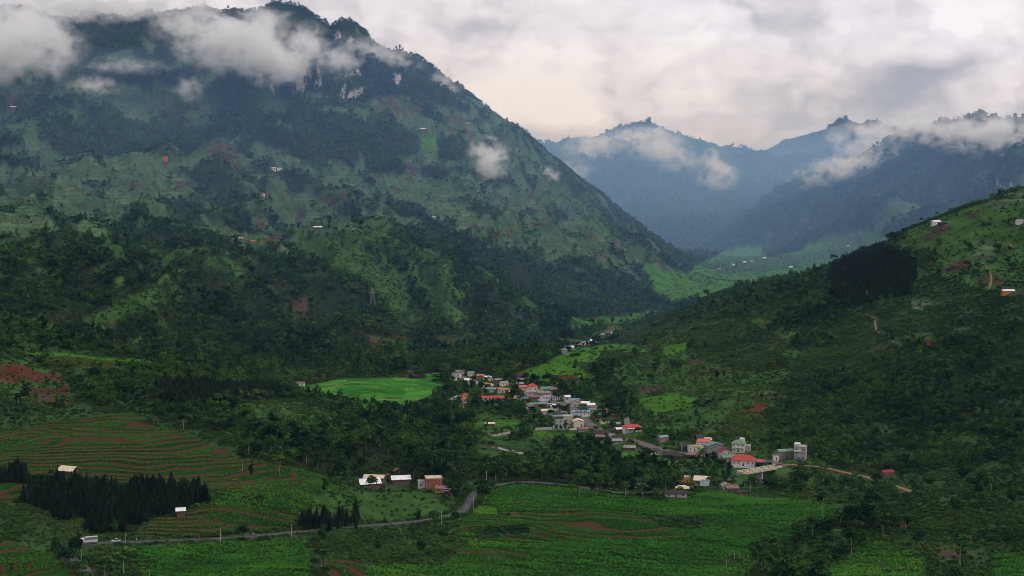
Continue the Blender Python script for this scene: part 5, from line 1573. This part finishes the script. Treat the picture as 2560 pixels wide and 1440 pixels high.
def scatter_group(name, meshes):
    """node group: one of the meshes on every point, with its own size and turn"""
    ng = bpy.data.node_groups.new(name, "GeometryNodeTree")
    ng.interface.new_socket("Geometry", in_out='INPUT', socket_type='NodeSocketGeometry')
    ng.interface.new_socket("Geometry", in_out='OUTPUT', socket_type='NodeSocketGeometry')
    N, L = ng.nodes, ng.links
    gi, go = N.new("NodeGroupInput"), N.new("NodeGroupOutput")
    join = N.new("GeometryNodeJoinGeometry")
    for me in reversed(meshes):
        ob = bpy.data.objects.new(me.name, me)       # only a source of geometry, never in the scene itself
        oi = N.new("GeometryNodeObjectInfo"); oi.inputs['Object'].default_value = ob
        oi.inputs['As Instance'].default_value = True
        L.new(oi.outputs['Geometry'], join.inputs[0])
    iop = N.new("GeometryNodeInstanceOnPoints")
    iop.inputs['Pick Instance'].default_value = True
    for nm, ty, sock in (("pick", 'INT', 'Instance Index'), ("turn", 'FLOAT_VECTOR', 'Rotation'), ("size", 'FLOAT_VECTOR', 'Scale')):
        a = N.new("GeometryNodeInputNamedAttribute"); a.data_type = ty; a.inputs['Name'].default_value = nm
        o = [s for s in a.outputs if s.enabled][0]
        L.new(o, iop.inputs[sock])
    L.new(gi.outputs[0], iop.inputs['Points']); L.new(join.outputs[0], iop.inputs['Instance']); L.new(iop.outputs[0], go.inputs[0])
    return ng


def scatter(name, pts, size, tint, meshes, label, cat):
    n = len(pts)
    me = bpy.data.meshes.new(name)
    me.vertices.add(n)
    me.vertices.foreach_set("co", np.asarray(pts, np.float32).ravel())
    pick = rng.integers(0, len(meshes), n).astype(np.int32)
    turn = np.zeros((n, 3), np.float32); turn[:, 2] = rng.uniform(0, 6.28, n); turn[:, :2] = rng.normal(0, 0.06, (n, 2))
    for nm, ty, key, val in (("pick", 'INT', "value", pick), ("turn", 'FLOAT_VECTOR', "vector", turn.ravel()), ("size", 'FLOAT_VECTOR', "vector", np.asarray(size, np.float32).ravel()), ("tint", 'FLOAT', "value", np.asarray(tint, np.float32))):
        a = me.attributes.new(nm, ty, 'POINT'); a.data.foreach_set(key, val)
    o = link(bpy.data.objects.new(name, me))
    md = o.modifiers.new("scatter", 'NODES'); md.node_group = scatter_group(name, meshes)
    return tag(o, label, cat, kind="stuff")


# which cells of the ground are seen (nothing is planted on the far side of a ridge)
PX, PY = project(X, Y, Z)
el = (Z - CAMZ) / np.maximum(Y, 1)
el[:, R < 440] = -1
cm = np.maximum.accumulate(el, axis=1)
SEEN = (el + 14.0 / np.maximum(GR, 1) > cm) & (PX > -190) & (PX < 2750) & (PY < 1620) & (GR > 440) & (Y > 0)
AREA = np.zeros(SH)
AREA[:-1, :-1] = GR[:-1, :-1] * np.diff(TH)[:, None] * np.diff(R)[None, :]
TINTN = fbm(X / 140, Y / 140, 4, 201) * 0.5 + fbm(X / 30, Y / 30, 2, 205) * 0.3


def sow(density, spacing, mask):
    lam = AREA * density / np.maximum(spacing, 0.1) ** 2 * (SEEN & mask)
    cnt = rng.poisson(lam)
    idx = np.repeat(np.arange(cnt.size), cnt.ravel())
    i, j = idx // NR, idx % NR
    n = len(i)
    t = TH[i] + rng.random(n) * (TH[np.minimum(i + 1, NT - 1)] - TH[i])
    r = R[j] + rng.random(n) * (R[np.minimum(j + 1, NR - 1)] - R[j])
    x, y = r * np.sin(t), r * np.cos(t)
    z = zat(x, y)
    ok = np.ones(n, bool)
    for hx, hy, hr in KEEPOUT:
        ok &= np.hypot(x - hx, y - hy) > hr
    return np.stack([x, y, z], 1)[ok], (i[ok], j[ok])


# clumpy: stands of trees with openings between them
clump = np.clip(0.75 + 1.3 * fbm(X / 38, Y / 38, 3, 211), 0.12, 1.5)
# massed broadleaf trees ------------------------------------------------------
pts, ij = sow(TREE * clump, TSIZE * 0.74, np.ones(SH, bool))
sz = TSIZE[ij] * np.clip(rng.normal(0.88, 0.24, len(pts)), 0.45, 1.6)
tn = np.clip(0.12 + TINTN[ij] + 0.09 * rng.normal(size=len(pts)) + np.where(pts[:, 1] < 1500, 0.06, 0.04), -0.2, 0.5)
px_, py_ = project(pts[:, 0], pts[:, 1], pts[:, 2])
inframe = (px_ > 8) & (px_ < 2552) & (py_ < 1436)
own = np.zeros(len(pts), bool)
own[np.argsort(np.where(inframe, -sz / pts[:, 1], 1))[:N_TREES]] = True
TREE_OWN = (pts[own], sz[own])
nearm = (~own) & (pts[:, 1] < 1750); farm = (~own) & ~nearm
hs = np.clip(rng.normal(1.0, 0.16, len(pts)), 0.65, 1.5)
size3 = np.stack([sz, sz, sz * hs], 1)
FOREST_N = int(nearm.sum()), int(farm.sum())
scatter("valley_forest", pts[nearm], size3[nearm], tn[nearm], NEARP, "mixed broadleaf wood covering the lower slopes round the village", "forest")
scatter("mountain_forest", pts[farm], size3[farm], tn[farm], FARP, "broadleaf forest clothing the far mountain slopes", "forest")
# undergrowth ------------------------------------------------------------------
ssz = np.where(D > 2300, 5.0, np.where(D > 1450, 4.0, np.where(D > 1000, 3.0, 2.4)))
pts, ij = sow(SHRUB * np.clip(0.85 + 0.8 * fbm(X / 25, Y / 25, 3, 221), 0.1, 1.4), ssz * 0.85, D < 4300)
sz = ssz[ij] * np.clip(rng.normal(0.95, 0.28, len(pts)), 0.4, 1.8)
scatter("undergrowth", pts, np.stack([sz, sz, sz * 0.8], 1), np.clip(0.20 + TINTN[ij] + 0.14 * rng.normal(size=len(pts)) + 0.22 * ((pts[:, 0] > 60) & (pts[:, 1] > 1150)) * (pts[:, 0] / pts[:, 1] < 0.19), -0.2, 0.8), SHRP, "low scrub and bushes spread over the slopes", "undergrowth")
SHRUB_N = len(pts)
# maize and other field crops ---------------------------------------------------
rise = fr - THR
pts, ij = sow(CROP * np.where((rise > -0.10) & (TM > 0.5), 0.02, np.where((rise > 0) & (TM > 0.2), 0.45, 1.0)) * np.clip(0.9 + 0.6 * fbm(X / 16, Y / 16, 2, 231), 0.2, 1.3), np.full(SH, 1.2), D < 1350)
sz = np.clip(rng.normal(1.45, 0.3, len(pts)), 0.7, 2.4) * np.where(TM[ij] > 0.7, 0.75, 1.0)
scatter("crops", pts, np.stack([sz, sz, sz * 0.8], 1), np.clip(0.22 + 0.8 * TINTN[ij] + 0.12 * rng.normal(size=len(pts)), -0.1, 0.75), CRPP, "rows of maize growing on the terraced fields", "crops")
CROP_N = len(pts)
# conifers ----------------------------------------------------------------------
pts, ij = sow(CONI * np.clip(0.95 + 0.9 * fbm(X / 14, Y / 14, 2, 241), 0.15, 1.2), np.full(SH, 2.2), D < 2100)
hgt = np.clip(rng.normal(6.0, 1.9, len(pts)), 2.4, 10)
px_, py_ = project(pts[:, 0], pts[:, 1], pts[:, 2])
inframe = (px_ > 8) & (px_ < 2552) & (py_ < 1436)
own = np.zeros(len(pts), bool)
own[np.argsort(np.where(inframe, -hgt / pts[:, 1], 1))[:N_CONIFERS]] = True
CON_OWN = (pts[own], hgt[own])
q = ~own
wid = hgt[q] * rng.uniform(1.5, 2.8, int(q.sum()))
scatter("conifer_forest", pts[q], np.stack([wid, wid, hgt[q]], 1), np.clip(0.1 + 0.3 * rng.random(q.sum()), 0, 1), CONP, "dense dark conifer plantation on the slopes", "forest")
CON_N = len(pts)


# trees that stand out singly ---------------------------------------------------
def tree(loc, size, k, label, group, hscale=1.0, crown=None, trunk=None, name="tree", tint=0.0):
    e_ = empty(name, loc, random.uniform(0, 6.28), label, "tree", group)
    e_.scale = (size, size, size * hscale)
    link(bpy.data.objects.new("trunk", trunk or TRUNK[k]), e_)
    link(bpy.data.objects.new("crown", crown or CROWN[k]), e_)["tint"] = tint
    return e_


def tree_zone(px, py):
    if py > 1330 and px > 1700: return "broadleaf tree on the bushy mound beside the maize field"
    if py > 1330: return "broadleaf tree among the terraces below the grey road"
    if px < 1200 and py > 1150: return "broadleaf tree in the wood behind the white-roofed barns"
    if px < 1200: return "broadleaf tree in the wood between the terraces and the village"
    if px < 1720 and py > 1130: return "broadleaf tree in the belt between the maize and the river"
    if px > 1900: return "broadleaf tree in the wood on the slope above the bridge"
    return "broadleaf tree growing among the village houses"


for p, s in zip(*TREE_OWN):
    a, b = project(p[0], p[1], p[2])
    lb = tree_zone(float(a), float(b))
    tree(tuple(p), s, random.randrange(5), lb, lb.replace("broadleaf tree", "broadleaf trees"), random.uniform(.85, 1.25), tint=random.uniform(-.1, .3))
NAMED = [  # column, row, crown width in metres, shape, height factor, leaf tint, label, group
    (1410, 987, 11, 0, 1.0, -.1, "large dark round tree at the foot of the hillside above the village", None),
    (1391, 1003, 9, 3, 1.0, -.1, "dark round tree below the large round tree", None),
    (1291, 1000, 12, 2, 1.15, -.2, "tall dark tree beside the orange-roofed house", None), (1281, 1006, 10, 2, 1.1, -.2, "dark tree next to the tall dark tree in the village", None),
    (1302, 1004, 9, 0, 1.1, -.1, "dark leafy tree behind the street shops", None),
    (1517, 1027, 6, 2, 1.6, -.15, "pointed dark tree on the grass above the road", None), (1525, 1027, 6, 0, 1.0, -.1, "round bush-like tree beside the pointed dark tree", None),
    (1314, 1118, 15, 0, 1.1, .05, "big leafy tree on the river bank", None), (1302, 1110, 10, 3, 1.2, .1, "leafy tree leaning over the river pool", None),
    (1772, 1016, 6, 0, 1.0, -.1, "dark round tree alone on the grassy hillside", "pair of dark round trees on the grassy hillside"), (1764, 1015, 5, 3, 1.0, -.1, "dark round tree alone on the grassy hillside", "pair of dark round trees on the grassy hillside"),
    (913, 1022, 8, 0, 1.1, .0, "feathery tree at the edge of the bright rice field", None), (819, 1006, 6, 2, 1.3, -.1, "dark tree standing by the rice field path", None),
    (648, 1266, 7, 4, 1.0, .0, "flat-crowned tree alone in the maize above the terraces", None), (812, 1240, 7, 2, 1.2, -.1, "dark tree at the field corner beside the knoll", None),
    (700, 1192, 8, 1, 1.5, .45, "light green tree with a bare pale trunk at the terrace edge", None), (606, 1180, 7, 1, 1.5, -.1, "thin tree with a pale trunk at the top of the terraces", None),
    (628, 1200, 5, 2, 1.6, -.2, "dark bushy tree on the curved terraces", None), (890, 1285, 6, 2, 1.3, -.2, "dark tree on the grass knoll above the road", None),
    (1138, 1262, 9, 2, 1.2, -.05, "tall dark tree at the inner side of the road bend", "dark trees on the inner side of the road bend"), (1128, 1245, 8, 0, 1.3, -.1, "tall dark tree at the inner side of the road bend", "dark trees on the inner side of the road bend"), (1150, 1240, 8, 2, 1.4, -.1, "tall dark tree at the inner side of the road bend", "dark trees on the inner side of the road bend"),
    (1208, 1262, 11, 0, 1.1, .1, "spreading leafy tree at the outer side of the road bend", "leafy trees on the outer side of the road bend"), (1222, 1240, 9, 3, 1.1, .1, "spreading leafy tree at the outer side of the road bend", "leafy trees on the outer side of the road bend"), (1200, 1236, 8, 4, 1.2, .1, "spreading leafy tree at the outer side of the road bend", "leafy trees on the outer side of the road bend"),
    (188, 1398, 9, 0, 1.1, -.2, "black leafy tree inside the hairpin bend of the road", "dark trees inside the hairpin bend"), (196, 1386, 7, 2, 1.2, -.2, "black leafy tree inside the hairpin bend of the road", "dark trees inside the hairpin bend"), (150, 1402, 8, 0, 1.0, -.2, "black leafy tree inside the hairpin bend of the road", "dark trees inside the hairpin bend"), (164, 1424, 9, 3, 1.1, -.2, "black leafy tree inside the hairpin bend of the road", "dark trees inside the hairpin bend"), (136, 1396, 7, 2, 1.2, -.2, "black leafy tree inside the hairpin bend of the road", "dark trees inside the hairpin bend"), (172, 1404, 7, 3, 1.0, -.1, "black leafy tree inside the hairpin bend of the road", "dark trees inside the hairpin bend"),
    (262, 1448, 10, 4, 1.1, .45, "bright yellow-green tree beside the hairpin road", "bright trees beside the hairpin road"), (310, 1436, 11, 1, 1.1, .5, "bright yellow-green tree beside the hairpin road", "bright trees beside the hairpin road"), (372, 1450, 10, 4, 1.0, .5, "bright yellow-green tree beside the hairpin road", "bright trees beside the hairpin road"),
    (1995, 1232, 8, 2, 1.7, -.05, "tall tree with a long bare trunk below the bridge", None), (2008, 1226, 9, 0, 1.2, .0, "broad tree beside the long-trunked tree below the bridge", None),
    (2115, 1232, 9, 4, 1.2, .1, "layered tree at the far edge of the maize", None), (2056, 1290, 8, 1, 1.5, .1, "thin layered tree standing in the maize", None),
    (2130, 1330, 13, 0, 1.0, -.1, "dark spreading tree crowning the bushy mound", "dark trees crowning the bushy mound"), (2165, 1318, 11, 3, 1.1, -.15, "dark spreading tree crowning the bushy mound", "dark trees crowning the bushy mound"), (2150, 1300, 9, 2, 1.1, -.1, "dark spreading tree crowning the bushy mound", "dark trees crowning the bushy mound"),
    (2180, 830, 8, 1, 1.7, .2, "umbrella-crowned tree with a pale trunk beside the hillside path", "umbrella trees on the hillside"), (2206, 765, 8, 4, 1.5, .25, "umbrella-crowned tree with a pale trunk beside the hillside path", "umbrella trees on the hillside"), (2226, 760, 7, 1, 1.5, .2, "umbrella-crowned tree with a pale trunk beside the hillside path", "umbrella trees on the hillside"),
    (2222, 850, 8, 4, 1.5, .2, "umbrella-crowned tree with a pale trunk beside the hillside path", "umbrella trees on the hillside"), (2273, 850, 8, 1, 1.6, .2, "umbrella-crowned tree with a pale trunk beside the hillside path", "umbrella trees on the hillside"), (2075, 720, 7, 1, 1.3, .4, "yellow-green layered tree at the conifer edge on the hillside", None),
    (1745, 545, 6, 0, 1.2, 0, "dark ridge tree", None),
]
NAMED = NAMED[:-1]
for px, py, s, k, hs_, tn_, lb, gr in NAMED:
    tree(tuple(ground(px, py)), s, k, lb, gr, hs_, tint=tn_)
for px, py, s in ((1196, 1014, 9), (1206, 1020, 8), (1222, 1018, 7), (1242, 1018, 8), (1250, 1022, 9), (1266, 1018, 9), (1186, 1022, 10), (1232, 1026, 8), (1216, 1030, 9), (1262, 1030, 10), (1246, 1034, 8), (1276, 1026, 9)):
    tree(tuple(ground(px, py)), s, random.choice((0, 3, 2)), "dark leafy tree in the row screening the white school", "dark trees screening the white school", random.uniform(.9, 1.2), tint=random.uniform(-.15, .1))
for px, py in ((1092, 1078), (1116, 1076), (1140, 1074), (1164, 1070)):
    tree(tuple(ground(px, py)), 13, 0, "feathery bamboo clump beside the green plots", "bamboo clumps beside the green plots", 1.0, crown=BAMB, name="bamboo", tint=-.05)
tree(tuple(ground(1996, 1170)), 7, 0, "lilac blossoming tree at the foot of the tall concrete house", None, 1.1, crown=BLOS, name="blossom_tree")
for px in range(1430, 1660, 22):
    tree(tuple(ground(px + random.uniform(-6, 6), 1240 + random.uniform(-3, 3))), random.uniform(7, 10), random.randrange(5), "broadleaf tree in the belt along the top edge of the maize", "broadleaf trees along the top edge of the maize", random.uniform(1, 1.4), tint=random.uniform(-.1, .3))
for p, h in zip(*CON_OWN):
    a, b = project(p[0], p[1], p[2])
    lb = ("dark conifer in the black stand under the curved terraces" if b > 1150 and a < 600 else
          "dark conifer in the small clump beside the grey road" if b > 1150 else
          "dark conifer in the stand along the near ridge above the terraces" if a < 1200 else "dark conifer in the plantation high on the green hillside")
    e_ = empty("conifer", tuple(p), random.uniform(0, 6.28), lb, "tree", lb.replace("dark conifer", "dark conifers"))
    _w = h * random.uniform(1.4, 2.6); e_.scale = (_w, _w, h)
    link(bpy.data.objects.new("trunk", CONT), e_)
    link(bpy.data.objects.new("crown", random.choice(CONC)), e_)
print("VEG", FOREST_N, SHRUB_N, CROP_N, CON_N)
# ----------------------------------------------------------------------------
# cloud wisps caught on the mountains
# ----------------------------------------------------------------------------
def cloud_mat(scale, dens, seed, edge):
    m = bpy.data.materials.new("cloud"); m.use_nodes = True
    N, L = m.node_tree.nodes, m.node_tree.links
    N.clear()
    out = N.new("ShaderNodeOutputMaterial"); pv = N.new("ShaderNodeVolumePrincipled")
    pv.inputs['Color'].default_value = (0.97, 0.965, 0.985, 1); pv.inputs['Absorption Color'].default_value = (1, 1, 1, 1)
    tc = N.new("ShaderNodeTexCoord"); ge = N.new("ShaderNodeNewGeometry")
    ln = N.new("ShaderNodeVectorMath"); ln.operation = 'LENGTH'; L.new(tc.outputs['Object'], ln.inputs[0])
    fall = N.new("ShaderNodeMapRange"); fall.inputs['From Min'].default_value = 0.15; fall.inputs['From Max'].default_value = 1.0; fall.inputs['To Min'].default_value = 1.0; fall.inputs['To Max'].default_value = 0.0
    L.new(ln.outputs['Value'], fall.inputs['Value'])
    mp = N.new("ShaderNodeMapping"); mp.inputs['Location'].default_value = (seed * 13.7, seed * 5.1, seed * 9.3); mp.inputs['Scale'].default_value = (1, 1, 1.25)
    L.new(ge.outputs['Position'], mp.inputs[0])
    nz = N.new("ShaderNodeTexNoise"); nz.inputs['Scale'].default_value = 1.0 / scale; nz.inputs['Detail'].default_value = 5; nz.inputs['Roughness'].default_value = 0.68; nz.inputs['Distortion'].default_value = 0.4
    L.new(mp.outputs[0], nz.inputs['Vector'])
    a = N.new("ShaderNodeMath"); a.operation = 'MULTIPLY_ADD'; a.inputs[1].default_value = 8.5; a.inputs[2].default_value = -4.25 - edge
    L.new(nz.outputs['Fac'], a.inputs[0])
    s = N.new("ShaderNodeMath"); s.operation = 'MULTIPLY_ADD'; s.inputs[1].default_value = 1.25
    L.new(fall.outputs[0], s.inputs[0]); L.new(a.outputs[0], s.inputs[2])
    cl = N.new("ShaderNodeMath"); cl.operation = 'MAXIMUM'; cl.inputs[1].default_value = 0.0; L.new(s.outputs[0], cl.inputs[0])
    c2 = N.new("ShaderNodeMath"); c2.operation = 'MULTIPLY'; L.new(cl.outputs[0], c2.inputs[0]); L.new(fall.outputs[0], c2.inputs[1])
    d = N.new("ShaderNodeMath"); d.operation = 'MULTIPLY'; d.inputs[1].default_value = dens; L.new(c2.outputs[0], d.inputs[0])
    L.new(d.outputs[0], pv.inputs['Density']); L.new(pv.outputs[0], out.inputs['Volume'])
    return m


_cb = bmesh.new(); bmesh.ops.create_icosphere(_cb, subdivisions=2, radius=1.06)
CL_ME = bpy.data.meshes.new("cloud"); _cb.to_mesh(CL_ME); _cb.free()


def cloud(px, py, hw, hh, dist, tau, label, depth=None, edge=0.42, rot=0.0, grain=0.30):
    """half width and height in photograph pixels at a given distance; tau: how thick it looks through the middle"""
    sx, sz = 1.3 * hw * dist / F_PX, 1.3 * hh * dist / F_PX
    sy = depth or min(sx, 160.0)
    me = CL_ME.copy()
    me.materials.append(cloud_mat(max(18.0, grain * min(sx, sz) * 2), tau / sy, cloud.n, edge)); cloud.n += 1
    o = link(bpy.data.objects.new("cloud", me))
    o.location = ((px - 1280) / F_PX * dist, dist, CAMZ - (py - HOR) / F_PX * dist)
    o.scale = (sx, sy, sz); o.rotation_euler = (0, math.radians(rot), 0)
    return tag(o, label, "cloud", kind="thing")


cloud.n = 1
cloud(20, 95, 185, 118, 2780, 7.0, "big grey cloud bank leaning against the forested mountain flank", depth=170)
cloud(600, 100, 195, 90, 2950, 7.0, "large white cloud wrapped round the summit beside the cliffs", depth=150, rot=12)
cloud(690, 160, 80, 55, 2960, 6.0, "ragged cloud tail hanging in front of the pale cliff", depth=90)
cloud(845, 150, 60, 45, 3010, 2.2, "thin cloud scrap to the side of the pale cliff", depth=80)
cloud(310, 165, 130, 22, 2950, 1.0, "faint streak of cloud between the two summit clouds", depth=80, edge=0.35)
cloud(472, 222, 38, 36, 2950, 1.8, "small puff of mist below the summit cloud", depth=60)
cloud(235, 212, 70, 26, 2860, 1.6, "wispy mist under the big cloud bank", depth=60)
cloud(950, 132, 110, 30, 3230, 2.2, "veil of cloud lying along the summit ridge", depth=90, rot=18, edge=0.4)
cloud(1112, 218, 40, 55, 3230, 2.0, "thin mist clinging to the steep ridge edge", depth=70)
cloud(1222, 402, 56, 62, 2900, 4.2, "bright isolated puff of cloud on the grassy flank", depth=60, edge=0.45)
cloud(1370, 440, 32, 26, 3120, 2.4, "tiny round puff of cloud near the ridge foot", depth=45)
cloud(240, 18, 300, 46, 3330, 6.0, "flat cloud layer hiding the top of the long summit", depth=160)
cloud(1560, 345, 60, 28, 6050, 2.5, "thin cloud caught on the notch of the far ridge", depth=110)
cloud(1630, 335, 60, 26, 6150, 2.6, "scrap of cloud hiding the tip of the middle far peak", depth=110)
cloud(480, 70, 90, 40, 3050, 3.0, "loose shred of cloud beside the large summit cloud", depth=80)
cloud(770, 120, 55, 60, 3060, 3.0, "torn cloud rising past the cliff top", depth=70)
cloud(1480, 372, 95, 45, 5750, 2.6, "cloud band on the shoulder of the far valley peak", depth=160)
cloud(1650, 372, 95, 52, 5750, 3.2, "white cloud curling over the middle far peak", depth=150, rot=22)
cloud(1790, 425, 60, 50, 5600, 2.8, "ragged cloud falling down the saddle of the far peaks", depth=130, rot=20)
cloud(1425, 428, 60, 30, 5300, 1.8, "low mist behind the mountain foot", depth=120)
cloud(2120, 412, 140, 40, 4750, 3.6, "long white cloud spilling over the blue ridge", depth=140, rot=-14)
cloud(2175, 350, 100, 50, 5600, 4.5, "white cloud bank rising before the distant peak", depth=150)
cloud(2320, 322, 150, 44, 4650, 4.5, "grey cloud capping the blue ridge", depth=140)
cloud(2490, 335, 150, 58, 4450, 4.5, "broken grey cloud drifting across the blue ridge end", depth=140)
HAZE = 1.7e-5
# ----------------------------------------------------------------------------
# haze: one box of thin air round everything
# ----------------------------------------------------------------------------
hz = MB().box(-9000, 9000, -9000, 9000, float(Z.min()) - 1.5, float(Z.max()) + 12)
m = bpy.data.materials.new("haze"); m.use_nodes = True
nt = m.node_tree; nt.nodes.clear()
o = nt.nodes.new("ShaderNodeOutputMaterial"); pv = nt.nodes.new("ShaderNodeVolumePrincipled")
pv.inputs['Color'].default_value = (0.28, 0.54, 1.0, 1)
pv.inputs['Absorption Color'].default_value = (1, 1, 1, 1)
pv.inputs['Density'].default_value = HAZE
pv.inputs['Anisotropy'].default_value = 0.0
nt.links.new(pv.outputs[0], o.inputs['Volume'])
tag(hz.build("haze", m), "pale blue haze hanging in the valley air", "haze", kind="stuff")


def mist(name, c, rad, dens, col, label):
    """a bank of damp air: soft because it is thickest through its middle"""
    bm = bmesh.new(); bmesh.ops.create_icosphere(bm, subdivisions=4, radius=1.0)
    for v in bm.verts:
        n = Vector(v.co)
        v.co = n * (1 + 0.10 * math.sin(3 * n.x + 2 * n.y) * math.cos(4 * n.z + n.x))
    me = bpy.data.meshes.new(name); bm.to_mesh(me); bm.free()
    m = bpy.data.materials.new(name); m.use_nodes = True
    nt = m.node_tree; nt.nodes.clear()
    o = nt.nodes.new("ShaderNodeOutputMaterial"); pv = nt.nodes.new("ShaderNodeVolumePrincipled")
    pv.inputs['Color'].default_value = (*col, 1); pv.inputs['Absorption Color'].default_value = (1, 1, 1, 1); pv.inputs['Density'].default_value = dens
    nt.links.new(pv.outputs[0], o.inputs['Volume'])
    me.materials.append(m)
    ob = link(bpy.data.objects.new(name, me)); ob.location = c; ob.scale = rad
    return tag(ob, label, "mist", kind="stuff")


mist("valley_mist", (900, 6100, 60), (2600, 2100, 400), 3.0e-4, (0.30, 0.55, 1.0), "blue rain mist filling the far end of the valley")
mist("middle_mist", (200, 4150, 60), (3200, 2650, 470), 1.1e-4, (0.30, 0.55, 1.0), "faint blue mist deepening up the valley")
mist("mountain_mist", (-900, 3250, 380), (1700, 1350, 380), 1.25e-4, (0.30, 0.55, 1.0), "thin blue mist hanging round the upper mountain")
